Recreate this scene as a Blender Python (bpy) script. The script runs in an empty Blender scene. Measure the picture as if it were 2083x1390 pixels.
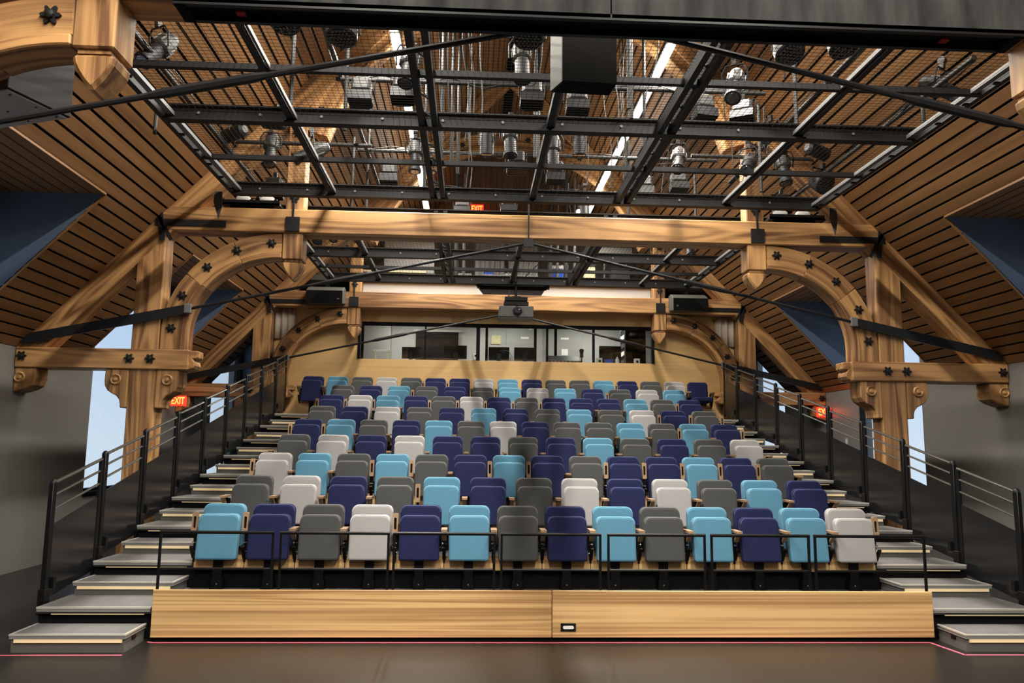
import bpy, math, random
from mathutils import Vector, Matrix
random.seed(7)
SC = bpy.context.scene
COL = SC.collection

# ------------------------------------------------------------------ camera
def look_axes(yaw, pitch, roll):
    cy, sy, cp, sp = math.cos(yaw), math.sin(yaw), math.cos(pitch), math.sin(pitch)
    f = Vector((sy*cp, cy*cp, sp)); r = Vector((cy, -sy, 0)); u = r.cross(f)
    cr, sr = math.cos(roll), math.sin(roll)
    return r*cr + u*sr, u*cr - r*sr, f
cam_data = bpy.data.cameras.new('camera'); cam = bpy.data.objects.new('camera', cam_data)
COL.objects.link(cam); SC.camera = cam
cam_data.sensor_width = 36.0; cam_data.sensor_fit = 'HORIZONTAL'
cam_data.lens = 1615.96/2083*36.0
cam_data.clip_end = 200; cam_data.clip_start = 0.05
_r, _u, _f = look_axes(0.050196, 0.13507, 0.011763)
cam.matrix_world = Matrix(((_r.x, _u.x, -_f.x, -0.752), (_r.y, _u.y, -_f.y, -8.425), (_r.z, _u.z, -_f.z, 1.685), (0, 0, 0, 1)))

# ------------------------------------------------------------------ sky, exposure
W = bpy.data.worlds.new('world'); SC.world = W; W.use_nodes = True
wt = W.node_tree; wt.nodes.clear()
wo = wt.nodes.new('ShaderNodeOutputWorld'); bg = wt.nodes.new('ShaderNodeBackground')
tc = wt.nodes.new('ShaderNodeTexCoord'); sx = wt.nodes.new('ShaderNodeSeparateXYZ'); rp = wt.nodes.new('ShaderNodeValToRGB')
wt.links.new(tc.outputs['Generated'], sx.inputs[0]); wt.links.new(sx.outputs['Z'], rp.inputs[0])
rp.color_ramp.elements[0].position = 0.0; rp.color_ramp.elements[0].color = (0.72, 0.84, 1.0, 1)
rp.color_ramp.elements[1].position = 0.35; rp.color_ramp.elements[1].color = (0.36, 0.57, 1.0, 1)
wt.links.new(rp.outputs[0], bg.inputs[0]); bg.inputs[1].default_value = 1.15
wt.links.new(bg.outputs[0], wo.inputs[0])
vs = SC.view_settings
vs.view_transform = 'Standard'; vs.look = 'None'; vs.gamma = 1.0; vs.exposure = 0.0
vs.use_curve_mapping = False
try:
    SC.cycles.use_denoising = True
    SC.cycles.max_bounces = 6; SC.cycles.diffuse_bounces = 3; SC.cycles.use_adaptive_sampling = True; SC.cycles.adaptive_threshold = 0.05; SC.cycles.glossy_bounces = 3
    SC.cycles.transparent_max_bounces = 8; SC.cycles.sample_clamp_indirect = 4.0
    SC.cycles.caustics_reflective = False; SC.cycles.caustics_refractive = False
except Exception:
    pass
STRIP_POWER = 315.0          # watts of each linear house light
STRIP_COLOR = (1.0, 0.94, 0.84)
STRIP_SPREAD = math.radians(158)

# ------------------------------------------------------------------ helpers: materials
def lin(c):
    return tuple(((v/255.0)/12.92 if v/255.0 <= 0.04045 else ((v/255.0+0.055)/1.055)**2.4) for v in c)
MATS = {}
def mat(name, color=(0.5, 0.5, 0.5), rough=0.5, metal=0.0, emit=None, estr=0.0, noise=0.0, nscale=20.0, bump=0.0, spec=0.5, sheen=0.0):
    m = bpy.data.materials.new(name); m.use_nodes = True
    nt = m.node_tree; b = nt.nodes['Principled BSDF']
    b.inputs['Base Color'].default_value = (*color, 1); b.inputs['Roughness'].default_value = rough
    b.inputs['Metallic'].default_value = metal; b.inputs['Specular IOR Level'].default_value = spec
    if sheen: b.inputs['Sheen Weight'].default_value = sheen; b.inputs['Sheen Roughness'].default_value = 0.4
    if emit is not None:
        b.inputs['Emission Color'].default_value = (*emit, 1); b.inputs['Emission Strength'].default_value = estr
    if noise or bump:
        t = nt.nodes.new('ShaderNodeTexCoord'); n = nt.nodes.new('ShaderNodeTexNoise')
        n.inputs['Scale'].default_value = nscale; n.inputs['Detail'].default_value = 4
        nt.links.new(t.outputs['Object'], n.inputs['Vector'])
        if noise:
            mr = nt.nodes.new('ShaderNodeMapRange'); mr.inputs[3].default_value = 1-noise; mr.inputs[4].default_value = 1+noise
            nt.links.new(n.outputs['Fac'], mr.inputs[0])
            mx = nt.nodes.new('ShaderNodeVectorMath'); mx.operation = 'SCALE'
            mx.inputs[0].default_value = color; nt.links.new(mr.outputs[0], mx.inputs['Scale'])
            nt.links.new(mx.outputs[0], b.inputs['Base Color'])
        if bump:
            bp = nt.nodes.new('ShaderNodeBump'); bp.inputs['Strength'].default_value = bump; bp.inputs['Distance'].default_value = 0.01
            nt.links.new(n.outputs['Fac'], bp.inputs['Height']); nt.links.new(bp.outputs[0], b.inputs['Normal'])
    MATS[name] = m
    return m
def wood(name, dark, light, ring=14.0, along=0.5, rough=0.5, fine=110.0, contrast=(0.30, 0.72), tint=0.0, dist=0.5, lines=13.0, amp=0.13):
    # grain runs along x of the stored 'gc' coordinate
    m = bpy.data.materials.new(name); m.use_nodes = True
    nt = m.node_tree; b = nt.nodes['Principled BSDF']; L = nt.links.new
    at = nt.nodes.new('ShaderNodeAttribute'); at.attribute_name = 'gc'; src = at.outputs['Vector']
    if tint:                                  # every piece is cut from another part of the tree
        o2 = nt.nodes.new('ShaderNodeObjectInfo'); ad = nt.nodes.new('ShaderNodeVectorMath'); ad.operation = 'MULTIPLY_ADD'
        ad.inputs[0].default_value = (61, 17, 29); L(o2.outputs['Random'], ad.inputs[1]); L(src, ad.inputs[2]); src = ad.outputs[0]
    def noise(scale, detail, distortion):
        mp = nt.nodes.new('ShaderNodeMapping'); mp.inputs['Scale'].default_value = scale; L(src, mp.inputs['Vector'])
        n = nt.nodes.new('ShaderNodeTexNoise'); n.inputs['Scale'].default_value = 1.0; n.inputs['Detail'].default_value = detail; n.inputs['Distortion'].default_value = distortion
        L(mp.outputs[0], n.inputs['Vector']); return n.outputs['Fac']
    def math_(op, a, bv=None, c=None):
        n = nt.nodes.new('ShaderNodeMath'); n.operation = op
        for k, v in ((0, a), (1, bv), (2, c)):
            if v is None: continue
            if isinstance(v, (int, float)): n.inputs[k].default_value = v
            else: L(v, n.inputs[k])
        return n.outputs[0]
    big = noise((along, ring*0.45, ring*0.45), 1, dist)          # slow figure: cathedrals
    mid = noise((along*0.7, ring*2.2, ring*2.2), 2, 0.2)         # bands of early and late wood
    fin = noise((along*3.0, fine, fine), 2, 0.0)                 # pores
    wave = math_('SINE', math_('MULTIPLY', big, lines*6.0))
    f = math_('MULTIPLY_ADD', wave, amp, math_('MULTIPLY', big, 0.35))
    f = math_('MULTIPLY_ADD', mid, 0.45, f)
    f = math_('MULTIPLY_ADD', fin, 0.26, f)
    cr = nt.nodes.new('ShaderNodeValToRGB')
    cr.color_ramp.elements[0].position = contrast[0]; cr.color_ramp.elements[0].color = (*dark, 1)
    cr.color_ramp.elements[1].position = contrast[1]; cr.color_ramp.elements[1].color = (*light, 1)
    L(f, cr.inputs[0]); out = cr.outputs[0]
    if tint:
        oi = nt.nodes.new('ShaderNodeObjectInfo')
        mr = nt.nodes.new('ShaderNodeMapRange'); mr.inputs[3].default_value = 1-tint; mr.inputs[4].default_value = 1+tint; L(oi.outputs['Random'], mr.inputs[0])
        mx = nt.nodes.new('ShaderNodeVectorMath'); mx.operation = 'SCALE'; L(out, mx.inputs[0]); L(mr.outputs[0], mx.inputs['Scale'])
        out = mx.outputs[0]
    L(out, b.inputs['Base Color']); b.inputs['Roughness'].default_value = rough
    bp = nt.nodes.new('ShaderNodeBump'); bp.inputs['Strength'].default_value = 0.12; bp.inputs['Distance'].default_value = 0.004
    L(fin, bp.inputs['Height']); L(bp.outputs[0], b.inputs['Normal'])
    MATS[name] = m
    return m

M_TIMBER = wood('reclaimed_fir', (0.160, 0.069, 0.025), (0.54, 0.297, 0.115), ring=8.0, along=0.40, rough=0.5, contrast=(0.36, 0.66), tint=0.10, lines=5.0, amp=0.10)
M_PLANK = wood('ceiling_plank', (0.155, 0.072, 0.026), (0.295, 0.148, 0.057), ring=8.0, along=0.35, rough=0.42, contrast=(0.32, 0.72), tint=0.13, lines=3.0, amp=0.05)
M_OAK = wood('oak_veneer', (0.38, 0.205, 0.078), (0.75, 0.485, 0.22), ring=17.0, along=0.13, rough=0.42, contrast=(0.38, 0.62), lines=4.5, amp=0.09)
M_OAKWALL = wood('oak_wall_veneer', (0.56, 0.345, 0.135), (0.72, 0.475, 0.205), ring=12.0, along=0.12, rough=0.42, contrast=(0.2, 0.75), lines=3.0, amp=0.05)
M_BEECH = wood('beech_arm', (0.25, 0.155, 0.09), (0.38, 0.25, 0.15), ring=14.0, along=1.5, rough=0.4, tint=0.1, lines=2.0, amp=0.05)
M_BLACK = mat('black_steel', (0.005, 0.005, 0.0055), 0.4, spec=0.2)
M_BLACKMATTE = mat('black_matte', (0.006, 0.006, 0.007), 0.8, spec=0.12)
M_IRON = mat('black_iron', (0.012, 0.012, 0.013), 0.45, 0.0, spec=0.3)
M_GRID = mat('dark_grid_steel', (0.013, 0.013, 0.014), 0.55, 0.0, noise=0.25, nscale=3, spec=0.2)
M_STRUT = mat('galvanised_strut', (0.14, 0.138, 0.135), 0.55, 0.0, noise=0.2, nscale=4, spec=0.3)
M_PIPE = mat('scaffold_pipe', (0.028, 0.028, 0.028), 0.5, 0.0, noise=0.25, nscale=6, spec=0.3)
M_WIRE = mat('mesh_wire', (0.010, 0.008, 0.006), 0.8, spec=0.04)
M_FIXDARK = mat('fixture_black', (0.012, 0.012, 0.013), 0.5, 0.0, noise=0.3, nscale=9, spec=0.25)
M_FIXGREY = mat('fixture_cast_metal', (0.034, 0.033, 0.032), 0.5, 0.0, noise=0.35, nscale=14, bump=0.2, spec=0.35)
M_LENS = mat('lens_glass', (0.02, 0.022, 0.03), 0.08, 0.0, spec=0.9)
M_NAVY = mat('navy_paint', (0.082, 0.115, 0.180), 0.55)
M_WALL = mat('grey_wall_paint', (0.165, 0.158, 0.145), 0.38, noise=0.05, nscale=1.5)
M_WALLDARK = mat('dark_wall_paint', (0.06, 0.06, 0.058), 0.5)
M_WHITE = mat('white_paint', (0.50, 0.49, 0.475), 0.6)
M_BOOTHWALL = mat('booth_grey_paint', (0.38, 0.38, 0.37), 0.6)
M_CARPET = mat('grey_step_carpet', (0.135, 0.132, 0.130), 0.85, noise=0.30, nscale=5, bump=0.1)
M_ALU = mat('aluminium_nosing', (0.62, 0.60, 0.54), 0.38, 0.35)
M_NOSEFACE = mat('grey_nosing_face', (0.22, 0.215, 0.205), 0.5)
M_STEPSIDE = mat('grey_step_side', (0.10, 0.097, 0.092), 0.75, noise=0.12, nscale=30)
M_LED = mat('warm_nosing_strip', (0.78, 0.62, 0.38), 0.5, emit=(1.0, 0.74, 0.40), estr=0.22)
M_DECK = mat('dark_deck_carpet', (0.030, 0.030, 0.031), 0.9, noise=0.2, nscale=40)
M_PANEL = mat('smoked_guard_panel', (0.011, 0.011, 0.012), 0.22)
M_RAIL = mat('rail_steel', (0.16, 0.155, 0.145), 0.28, 0.85)
M_TAPE = mat('pink_tape', (0.75, 0.16, 0.24), 0.5)
M_CHROME = mat('chrome', (0.6, 0.6, 0.6), 0.2, 1.0)
M_LAMP = mat('lamp_diffuser', (0.9, 0.9, 0.85), 0.5, emit=(1.0, 0.93, 0.80), estr=14.0)
M_SHEET = mat('sheet_metal', (0.014, 0.0145, 0.0155), 0.6, 0.0, noise=0.25, nscale=2.5, spec=0.15)
M_DRAPE = mat('grey_felt_cover', (0.022, 0.022, 0.021), 0.75, noise=0.5, nscale=2.5, spec=0.12)
def reflection_streaks(m):          # reflections on the housing front, painted into its colour as vertical streaks
    nt = m.node_tree; n = next(x for x in nt.nodes if x.type == 'TEX_NOISE'); t = next(x for x in nt.nodes if x.type == 'TEX_COORD')
    mp = nt.nodes.new('ShaderNodeMapping'); mp.inputs['Scale'].default_value = (3.2, 1, 0.5)
    nt.links.new(t.outputs['Object'], mp.inputs[0]); nt.links.new(mp.outputs[0], n.inputs['Vector'])
    mr = next(x for x in nt.nodes if x.type == 'MAP_RANGE'); mr.inputs[1].default_value = 0.3; mr.inputs[2].default_value = 0.7; mr.inputs[3].default_value = 0.25; mr.inputs[4].default_value = 1.7
reflection_streaks(M_DRAPE)
M_PAPER = mat('white_paper', (0.80, 0.80, 0.78), 0.7)
M_SCREEN = mat('dark_screen', (0.010, 0.011, 0.013), 0.12)
M_BLUE = mat('blue_plastic', (0.03, 0.10, 0.55), 0.4)
M_YELLOW = mat('cream_card', (0.62, 0.55, 0.34), 0.7)
M_RED = mat('red_tag', (0.45, 0.03, 0.04), 0.5)
M_DOOR = mat('grey_door', (0.30, 0.30, 0.285), 0.5)
M_EXITBODY = mat('exit_sign_red', (0.5, 0.02, 0.01), 0.4, emit=(1.0, 0.025, 0.012), estr=2.6)
M_EXITTEXT = mat('exit_sign_letters', (0.8, 0.3, 0.1), 0.4, emit=(1.0, 0.30, 0.05), estr=2.6)
M_SPEAKER = mat('speaker_grille', (0.006, 0.006, 0.006), 0.8, spec=0.08)
M_SPKTOP = mat('speaker_cabinet', (0.075, 0.077, 0.070), 0.5)
M_PROJ = mat('projector_grey', (0.055, 0.056, 0.055), 0.45)
M_CURTAIN = mat('pale_curtain', (0.55, 0.48, 0.40), 0.8)
FAB = {'T': mat('teal_fabric', (0.082, 0.215, 0.315), 0.85, noise=0.06, nscale=160, bump=0.08, spec=0.15, sheen=0.08),
       'N': mat('navy_fabric', (0.0125, 0.016, 0.058), 0.85, noise=0.06, nscale=160, bump=0.08, spec=0.15, sheen=0.02),
       'G': mat('grey_fabric', (0.058, 0.060, 0.060), 0.85, noise=0.06, nscale=160, bump=0.08, spec=0.15, sheen=0.05),
       'W': mat('pale_grey_fabric', (0.315, 0.308, 0.308), 0.85, noise=0.04, nscale=160, bump=0.08, spec=0.15, sheen=0.08)}
# stage floor: dark, lightly scuffed, satin
def floor_material():
    m = bpy.data.materials.new('stage_floor'); m.use_nodes = True
    nt = m.node_tree; b = nt.nodes['Principled BSDF']; L = nt.links.new
    t = nt.nodes.new('ShaderNodeTexCoord')
    n = nt.nodes.new('ShaderNodeTexNoise'); n.inputs['Scale'].default_value = 1.1; n.inputs['Detail'].default_value = 6
    L(t.outputs['Object'], n.inputs['Vector'])
    mp = nt.nodes.new('ShaderNodeMapping'); mp.inputs['Scale'].default_value = (3, 22, 1); mp.inputs['Rotation'].default_value = (0, 0, 0.25)
    L(t.outputs['Object'], mp.inputs[0])
    s = nt.nodes.new('ShaderNodeTexNoise'); s.inputs['Scale'].default_value = 2.2; s.inputs['Detail'].default_value = 8; s.inputs['Roughness'].default_value = 0.7
    L(mp.outputs[0], s.inputs['Vector'])
    cr = nt.nodes.new('ShaderNodeValToRGB'); L(n.outputs['Fac'], cr.inputs[0])
    cr.color_ramp.elements[0].position = 0.3; cr.color_ramp.elements[0].color = (0.010, 0.0088, 0.0075, 1)
    cr.color_ramp.elements[1].position = 0.7; cr.color_ramp.elements[1].color = (0.019, 0.0165, 0.0145, 1)
    sc = nt.nodes.new('ShaderNodeValToRGB'); L(s.outputs['Fac'], sc.inputs[0])
    sc.color_ramp.elements[0].position = 0.66; sc.color_ramp.elements[0].color = (0, 0, 0, 1)
    sc.color_ramp.elements[1].position = 0.74; sc.color_ramp.elements[1].color = (0.5, 0.5, 0.5, 1)
    mx = nt.nodes.new('ShaderNodeMixRGB'); mx.inputs[2].default_value = (0.12, 0.11, 0.10, 1)
    L(sc.outputs[0], mx.inputs[0]); L(cr.outputs[0], mx.inputs[1]); L(mx.outputs[0], b.inputs['Base Color'])
    mr = nt.nodes.new('ShaderNodeMapRange'); mr.inputs[3].default_value = 0.27; mr.inputs[4].default_value = 0.42; L(n.outputs['Fac'], mr.inputs[0])
    L(mr.outputs[0], b.inputs['Roughness']); b.inputs['Specular IOR Level'].default_value = 0.33
    return m
M_FLOOR = floor_material()
def glass_material():
    m = bpy.data.materials.new('window_glass'); m.use_nodes = True
    nt = m.node_tree; nt.nodes.remove(nt.nodes['Principled BSDF']); o = nt.nodes['Material Output']
    t = nt.nodes.new('ShaderNodeBsdfTransparent'); g = nt.nodes.new('ShaderNodeBsdfGlossy'); mx = nt.nodes.new('ShaderNodeMixShader')
    g.inputs['Roughness'].default_value = 0.03; t.inputs[0].default_value = (0.93, 0.95, 0.94, 1)
    lw = nt.nodes.new('ShaderNodeLayerWeight'); pw = nt.nodes.new('ShaderNodeMath'); pw.operation = 'POWER'; pw.inputs[1].default_value = 5.0
    f = nt.nodes.new('ShaderNodeMath'); f.operation = 'MULTIPLY_ADD'; f.inputs[1].default_value = 0.7; f.inputs[2].default_value = 0.04
    nt.links.new(lw.outputs['Facing'], pw.inputs[0]); nt.links.new(pw.outputs[0], f.inputs[0]); nt.links.new(f.outputs[0], mx.inputs[0]); nt.links.new(t.outputs[0], mx.inputs[1]); nt.links.new(g.outputs[0], mx.inputs[2])
    nt.links.new(mx.outputs[0], o.inputs[0])
    return m
M_GLASS = glass_material()

# ------------------------------------------------------------------ helpers: meshes
class MB:
    """collects boxes, bars, tubes and prisms; 'gc' stores the wood-grain coordinate of every vertex"""
    def __init__(self): self.V, self.F, self.G, self.S = [], [], [], []
    def _add(self, vs, fs, gs=None, smooth=False):
        o = len(self.V); self.V += [tuple(v) for v in vs]
        if gs is None: gs = [tuple(v) for v in vs]
        k = (random.uniform(0, 40), random.uniform(0, 40), random.uniform(0, 40))
        self.G += [(g[0]+k[0], g[1]+k[1], g[2]+k[2]) for g in gs]
        self.F += [tuple(i+o for i in f) for f in fs]; self.S += [smooth]*len(fs)
        return self
    BOXF = [(0, 3, 2, 1), (4, 5, 6, 7), (0, 1, 5, 4), (1, 2, 6, 5), (2, 3, 7, 6), (3, 0, 4, 7)]
    def box(self, x0, x1, y0, y1, z0, z1, grain='x'):
        vs = [(x0, y0, z0), (x1, y0, z0), (x1, y1, z0), (x0, y1, z0), (x0, y0, z1), (x1, y0, z1), (x1, y1, z1), (x0, y1, z1)]
        p = {'x': (0, 1, 2), 'y': (1, 0, 2), 'z': (2, 0, 1)}[grain]
        return self._add(vs, self.BOXF, [(v[p[0]], v[p[1]], v[p[2]]) for v in vs])
    def cbox(self, c, s, grain='x'):
        return self.box(c[0]-s[0]/2, c[0]+s[0]/2, c[1]-s[1]/2, c[1]+s[1]/2, c[2]-s[2]/2, c[2]+s[2]/2, grain)
    def bar(self, a, b, w, h, up=(0, 0, 1)):
        a, b = Vector(a), Vector(b); d = (b-a); ln = d.length; d.normalize()
        s = d.cross(Vector(up)); s.normalize(); u = s.cross(d)
        vs, gs = [], []
        for t, p in ((0, a), (ln, b)):
            for i, j in ((-1, -1), (1, -1), (1, 1), (-1, 1)):
                vs.append(p + s*(i*w/2) + u*(j*h/2)); gs.append((t, i*w/2, j*h/2))
        return self._add(vs, [(0, 1, 2, 3), (7, 6, 5, 4), (0, 4, 5, 1), (1, 5, 6, 2), (2, 6, 7, 3), (3, 7, 4, 0)], gs)
    def cyl(self, a, b, r, n=10, r2=None, cap=True):
        a, b = Vector(a), Vector(b); d = b-a; ln = d.length; d.normalize(); r2 = r if r2 is None else r2
        s = d.orthogonal().normalized(); u = d.cross(s)
        vs, gs, fs = [], [], []
        for t, p, q in ((0, a, r), (ln, b, r2)):
            for k in range(n):
                c, e = math.cos(2*math.pi*k/n), math.sin(2*math.pi*k/n)
                vs.append(p + s*(c*q) + u*(e*q)); gs.append((t, c*q, e*q))
        for k in range(n): fs.append((k, (k+1) % n, n+(k+1) % n, n+k))
        self._add(vs, fs, gs, True)
        if cap:
            o = len(self.V)-2*n
            self.F += [tuple(o+k for k in reversed(range(n))), tuple(o+n+k for k in range(n))]; self.S += [False, False]
        return self
    def lathe(self, prof, a, d, n=14):
        a, d = Vector(a), Vector(d).normalized(); s = d.orthogonal().normalized(); u = d.cross(s)
        vs, fs = [], []; m = len(prof)
        for r, t in prof:
            for k in range(n):
                c, e = math.cos(2*math.pi*k/n), math.sin(2*math.pi*k/n)
                vs.append(a + d*t + s*(c*r) + u*(e*r))
        for j in range(m-1):
            for k in range(n): fs.append((j*n+k, j*n+(k+1) % n, (j+1)*n+(k+1) % n, (j+1)*n+k))
        fs.append(tuple(reversed(range(n)))); fs.append(tuple((m-1)*n+k for k in range(n)))
        return self._add(vs, fs, None, True)
    def tube(self, pts, r, n=6):
        pts = [Vector(p) for p in pts]; vs, fs = [], []; m = len(pts); ref = None
        for i, p in enumerate(pts):
            d = (pts[min(i+1, m-1)]-pts[max(i-1, 0)]).normalized()
            if ref is None: ref = d.orthogonal().normalized()
            s = (ref - d*ref.dot(d)); s = s.normalized() if s.length > 1e-6 else d.orthogonal().normalized(); ref = s; u = d.cross(s)
            for k in range(n):
                c, e = math.cos(2*math.pi*k/n), math.sin(2*math.pi*k/n); vs.append(p + s*(c*r) + u*(e*r))
        for j in range(m-1):
            for k in range(n): fs.append((j*n+k, j*n+(k+1) % n, (j+1)*n+(k+1) % n, (j+1)*n+k))
        fs.append(tuple(reversed(range(n)))); fs.append(tuple((m-1)*n+k for k in range(n)))
        return self._add(vs, fs, None, True)
    def prism(self, poly, plane, lo, hi, grain=0, smooth=False):
        """poly: list of 2-D points, counter-clockwise; plane 'xz' extrudes along y, 'yz' along x, 'xy' along z"""
        n = len(poly)
        def P(p, t): return {'xz': (p[0], t, p[1]), 'yz': (t, p[0], p[1]), 'xy': (p[0], p[1], t)}[plane]
        vs = [P(p, lo) for p in poly] + [P(p, hi) for p in poly]
        g = [((p[grain], p[1-grain], lo)) for p in poly] + [((p[grain], p[1-grain], hi)) for p in poly]
        fs = [(k, (k+1) % n, n+(k+1) % n, n+k) for k in range(n)]
        self._add(vs, fs, g, smooth); o = len(self.V)-2*n
        self.F += [tuple(o+k for k in reversed(range(n))), tuple(o+n+k for k in range(n))]; self.S += [False, False]
        return self
    def band(self, path, w, y0, y1):
        """a bent timber: path of (x, z) centre points, width w in the xz plane, from y0 to y1"""
        m = len(path); vs, gs, fs = [], [], []; s = 0
        for i, p in enumerate(path):
            a, b = path[max(i-1, 0)], path[min(i+1, m-1)]
            dx, dz = b[0]-a[0], b[1]-a[1]; l = math.hypot(dx, dz); nx, nz = -dz/l, dx/l
            if i: s += math.hypot(p[0]-path[i-1][0], p[1]-path[i-1][1])
            for q, y in ((-1, y0), (1, y0), (1, y1), (-1, y1)):
                vs.append((p[0]+nx*q*w/2, y, p[1]+nz*q*w/2)); gs.append((s, q*w/2, y))
        for j in range(m-1):
            for k in range(4): fs.append((j*4+k, j*4+(k+1) % 4, j*4+4+(k+1) % 4, j*4+4+k))
        fs.append((3, 2, 1, 0)); fs.append(tuple((m-1)*4+k for k in range(4)))
        return self._add(vs, fs, gs)
    def mesh(self, name, material, off=(0, 0, 0)):
        me = bpy.data.meshes.new(name)
        me.from_pydata([(v[0]-off[0], v[1]-off[1], v[2]-off[2]) for v in self.V], [], self.F)
        at = me.attributes.new('gc', 'FLOAT_VECTOR', 'POINT')
        at.data.foreach_set('vector', [c for g in self.G for c in g])
        me.polygons.foreach_set('use_smooth', self.S)
        if any(self.S): me.set_sharp_from_angle(angle=0.7)
        if material: me.materials.append(material)
        me.update()
        return me
    def build(self, name, material, parent=None, bevel=0.0, fix=True):
        off = parent_loc(parent)
        me = self.mesh(name, material, off)
        o = bpy.data.objects.new(name, me); COL.objects.link(o)
        if fix: fix_normals(me)
        if parent: o.parent = parent
        if bevel:
            bv = o.modifiers.new('bevel', 'BEVEL'); bv.width = bevel; bv.segments = 1; bv.limit_method = 'ANGLE'; bv.angle_limit = 0.9
        return o
def fix_normals(me):
    import bmesh
    bm = bmesh.new(); bm.from_mesh(me); bmesh.ops.recalc_face_normals(bm, faces=bm.faces); bm.to_mesh(me); bm.free()
def parent_loc(p):
    v = Vector((0, 0, 0))
    while p: v += p.location; p = p.parent
    return v
def tag(o, label=None, cat=None, group=None, kind=None):
    if label: o['label'] = label
    if cat: o['category'] = cat
    if group: o['group'] = group
    if kind: o['kind'] = kind
    return o
def thing(name, label, cat, loc=(0, 0, 0), group=None, kind=None):
    o = bpy.data.objects.new(name, None); COL.objects.link(o); o.location = loc; o.empty_display_size = 0.1
    return tag(o, label, cat, group, kind)
def inst(name, me, parent, loc=(0, 0, 0), rot=(0, 0, 0)):
    o = bpy.data.objects.new(name, me); COL.objects.link(o); o.parent = parent; o.location = loc; o.rotation_euler = rot
    return o
def copy_tree(o, parent=None):
    c = o.copy(); COL.objects.link(c)
    if parent: c.parent = parent
    for ch in list(o.children): copy_tree(ch, c)
    return c
ORD = ['first', 'second', 'third', 'fourth', 'fifth', 'sixth', 'seventh', 'eighth', 'ninth', 'tenth', 'eleventh', 'twelfth', 'thirteenth', 'fourteenth', 'fifteenth', 'sixteenth', 'seventeenth', 'eighteenth', 'nineteenth']
SIDE = {-1: 'left', 1: 'right'}

# ------------------------------------------------------------------ dimensions (metres; x right, y away, z up; stage floor z = 0)
XW = 6.78                                 # side walls
Y0, Y1 = -17.0, 12.8                      # hall length
TRUSS_Y = [-3.3, 2.5, 8.3]
SL = 1.06                                 # roof pitch
def zroof(x): return 2.95 + (XW-abs(x))*SL
RIDGE = zroof(0)
DORM = [(-1.8, 1.0), (4.0, 6.8), (9.8, 12.6)]
XD, ZD = 5.17, zroof(5.17)                # dormer ceiling edge
PITCH, RISE = 1.006, 0.254                # seating rows
def deck_z(n): return 0.275 + RISE*n
def deck_y(n): return -1.08 + PITCH*n
YB = 8.5                                  # face of the oak back wall

# ================================================================== THE SETTING
fl = MB().box(-9, 9, Y0, Y1, -0.2, 0.0).build('floor', M_FLOOR); tag(fl, 'dark scuffed stage floor in front of the seating', 'floor', kind='structure')
WIN = [(-1.3, 0.6, 0.95, 4.22), (4.5, 6.7, 0.95, 4.22), (10.35, 12.4, 0.95, 4.22)]
for s in (-1, 1):
    m = MB(); a, b = sorted((s*XW, s*(XW+0.25)))
    for y0, y1 in ((Y0, -1.3), (0.6, 4.5), (6.7, 10.35), (12.4, Y1+0.3)): m.box(a, b, y0, y1, 0, 2.99)
    for y0, y1, z0, z1 in WIN:
        m.box(a, b, y0, y1, 0, z0); m.box(a, b, y0, y1, z1, ZD+0.1)
    for y0, y1 in ((-1.8, -1.3), (0.6, 1.0), (4.0, 4.5), (6.7, 6.8), (9.8, 10.35), (12.4, 12.6)): m.box(a, b, y0, y1, 2.99, ZD+0.1)
    o = m.build('wall_'+SIDE[s], M_WALL); tag(o, 'grey painted side wall on the %s of the hall' % SIDE[s], 'wall', kind='structure')
wn = 0
for s in (-1, 1):
    for y0, y1, z0, z1 in WIN:
        wn += 1
        m = MB(); a, b = sorted((s*(XW+0.02), s*(XW+0.10)))
        for q in ((y0, y0+0.05, z0, z1), (y1-0.05, y1, z0, z1), (y0, y1, z0, z0+0.05), (y0, y1, z1-0.05, z1)): m.box(a, b, *q)
        o = m.build('window_%d' % wn, M_BLACK)
        tag(o, 'tall bright window in the %s wall %s' % (SIDE[s], 'beside the stage' if y0 < 0 else 'beside the timber post' if y0 < 8 else 'beyond the back truss'), 'window', kind='structure')
        xa, xb = sorted((s*(XW+0.05), s*(XW+0.06)))
        MB().box(xa, xb, y0+0.05, y1-0.05, z0+0.05, z1-0.05).build('pane', M_GLASS, o)
        sl = MB(); xa, xb = sorted((s*(XW-0.06), s*(XW+0.02))); sl.box(xa, xb, y0-0.03, y1+0.03, z0-0.04, z0).build('window_sill', M_BLACK, o)
# wall behind the photographer
o = MB().box(-9, 9, Y0-0.2, Y0, 0, RIDGE+0.3).build('wall_front', M_WALLDARK); tag(o, 'dark stage wall behind the photographer', 'wall', kind='structure')

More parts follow.
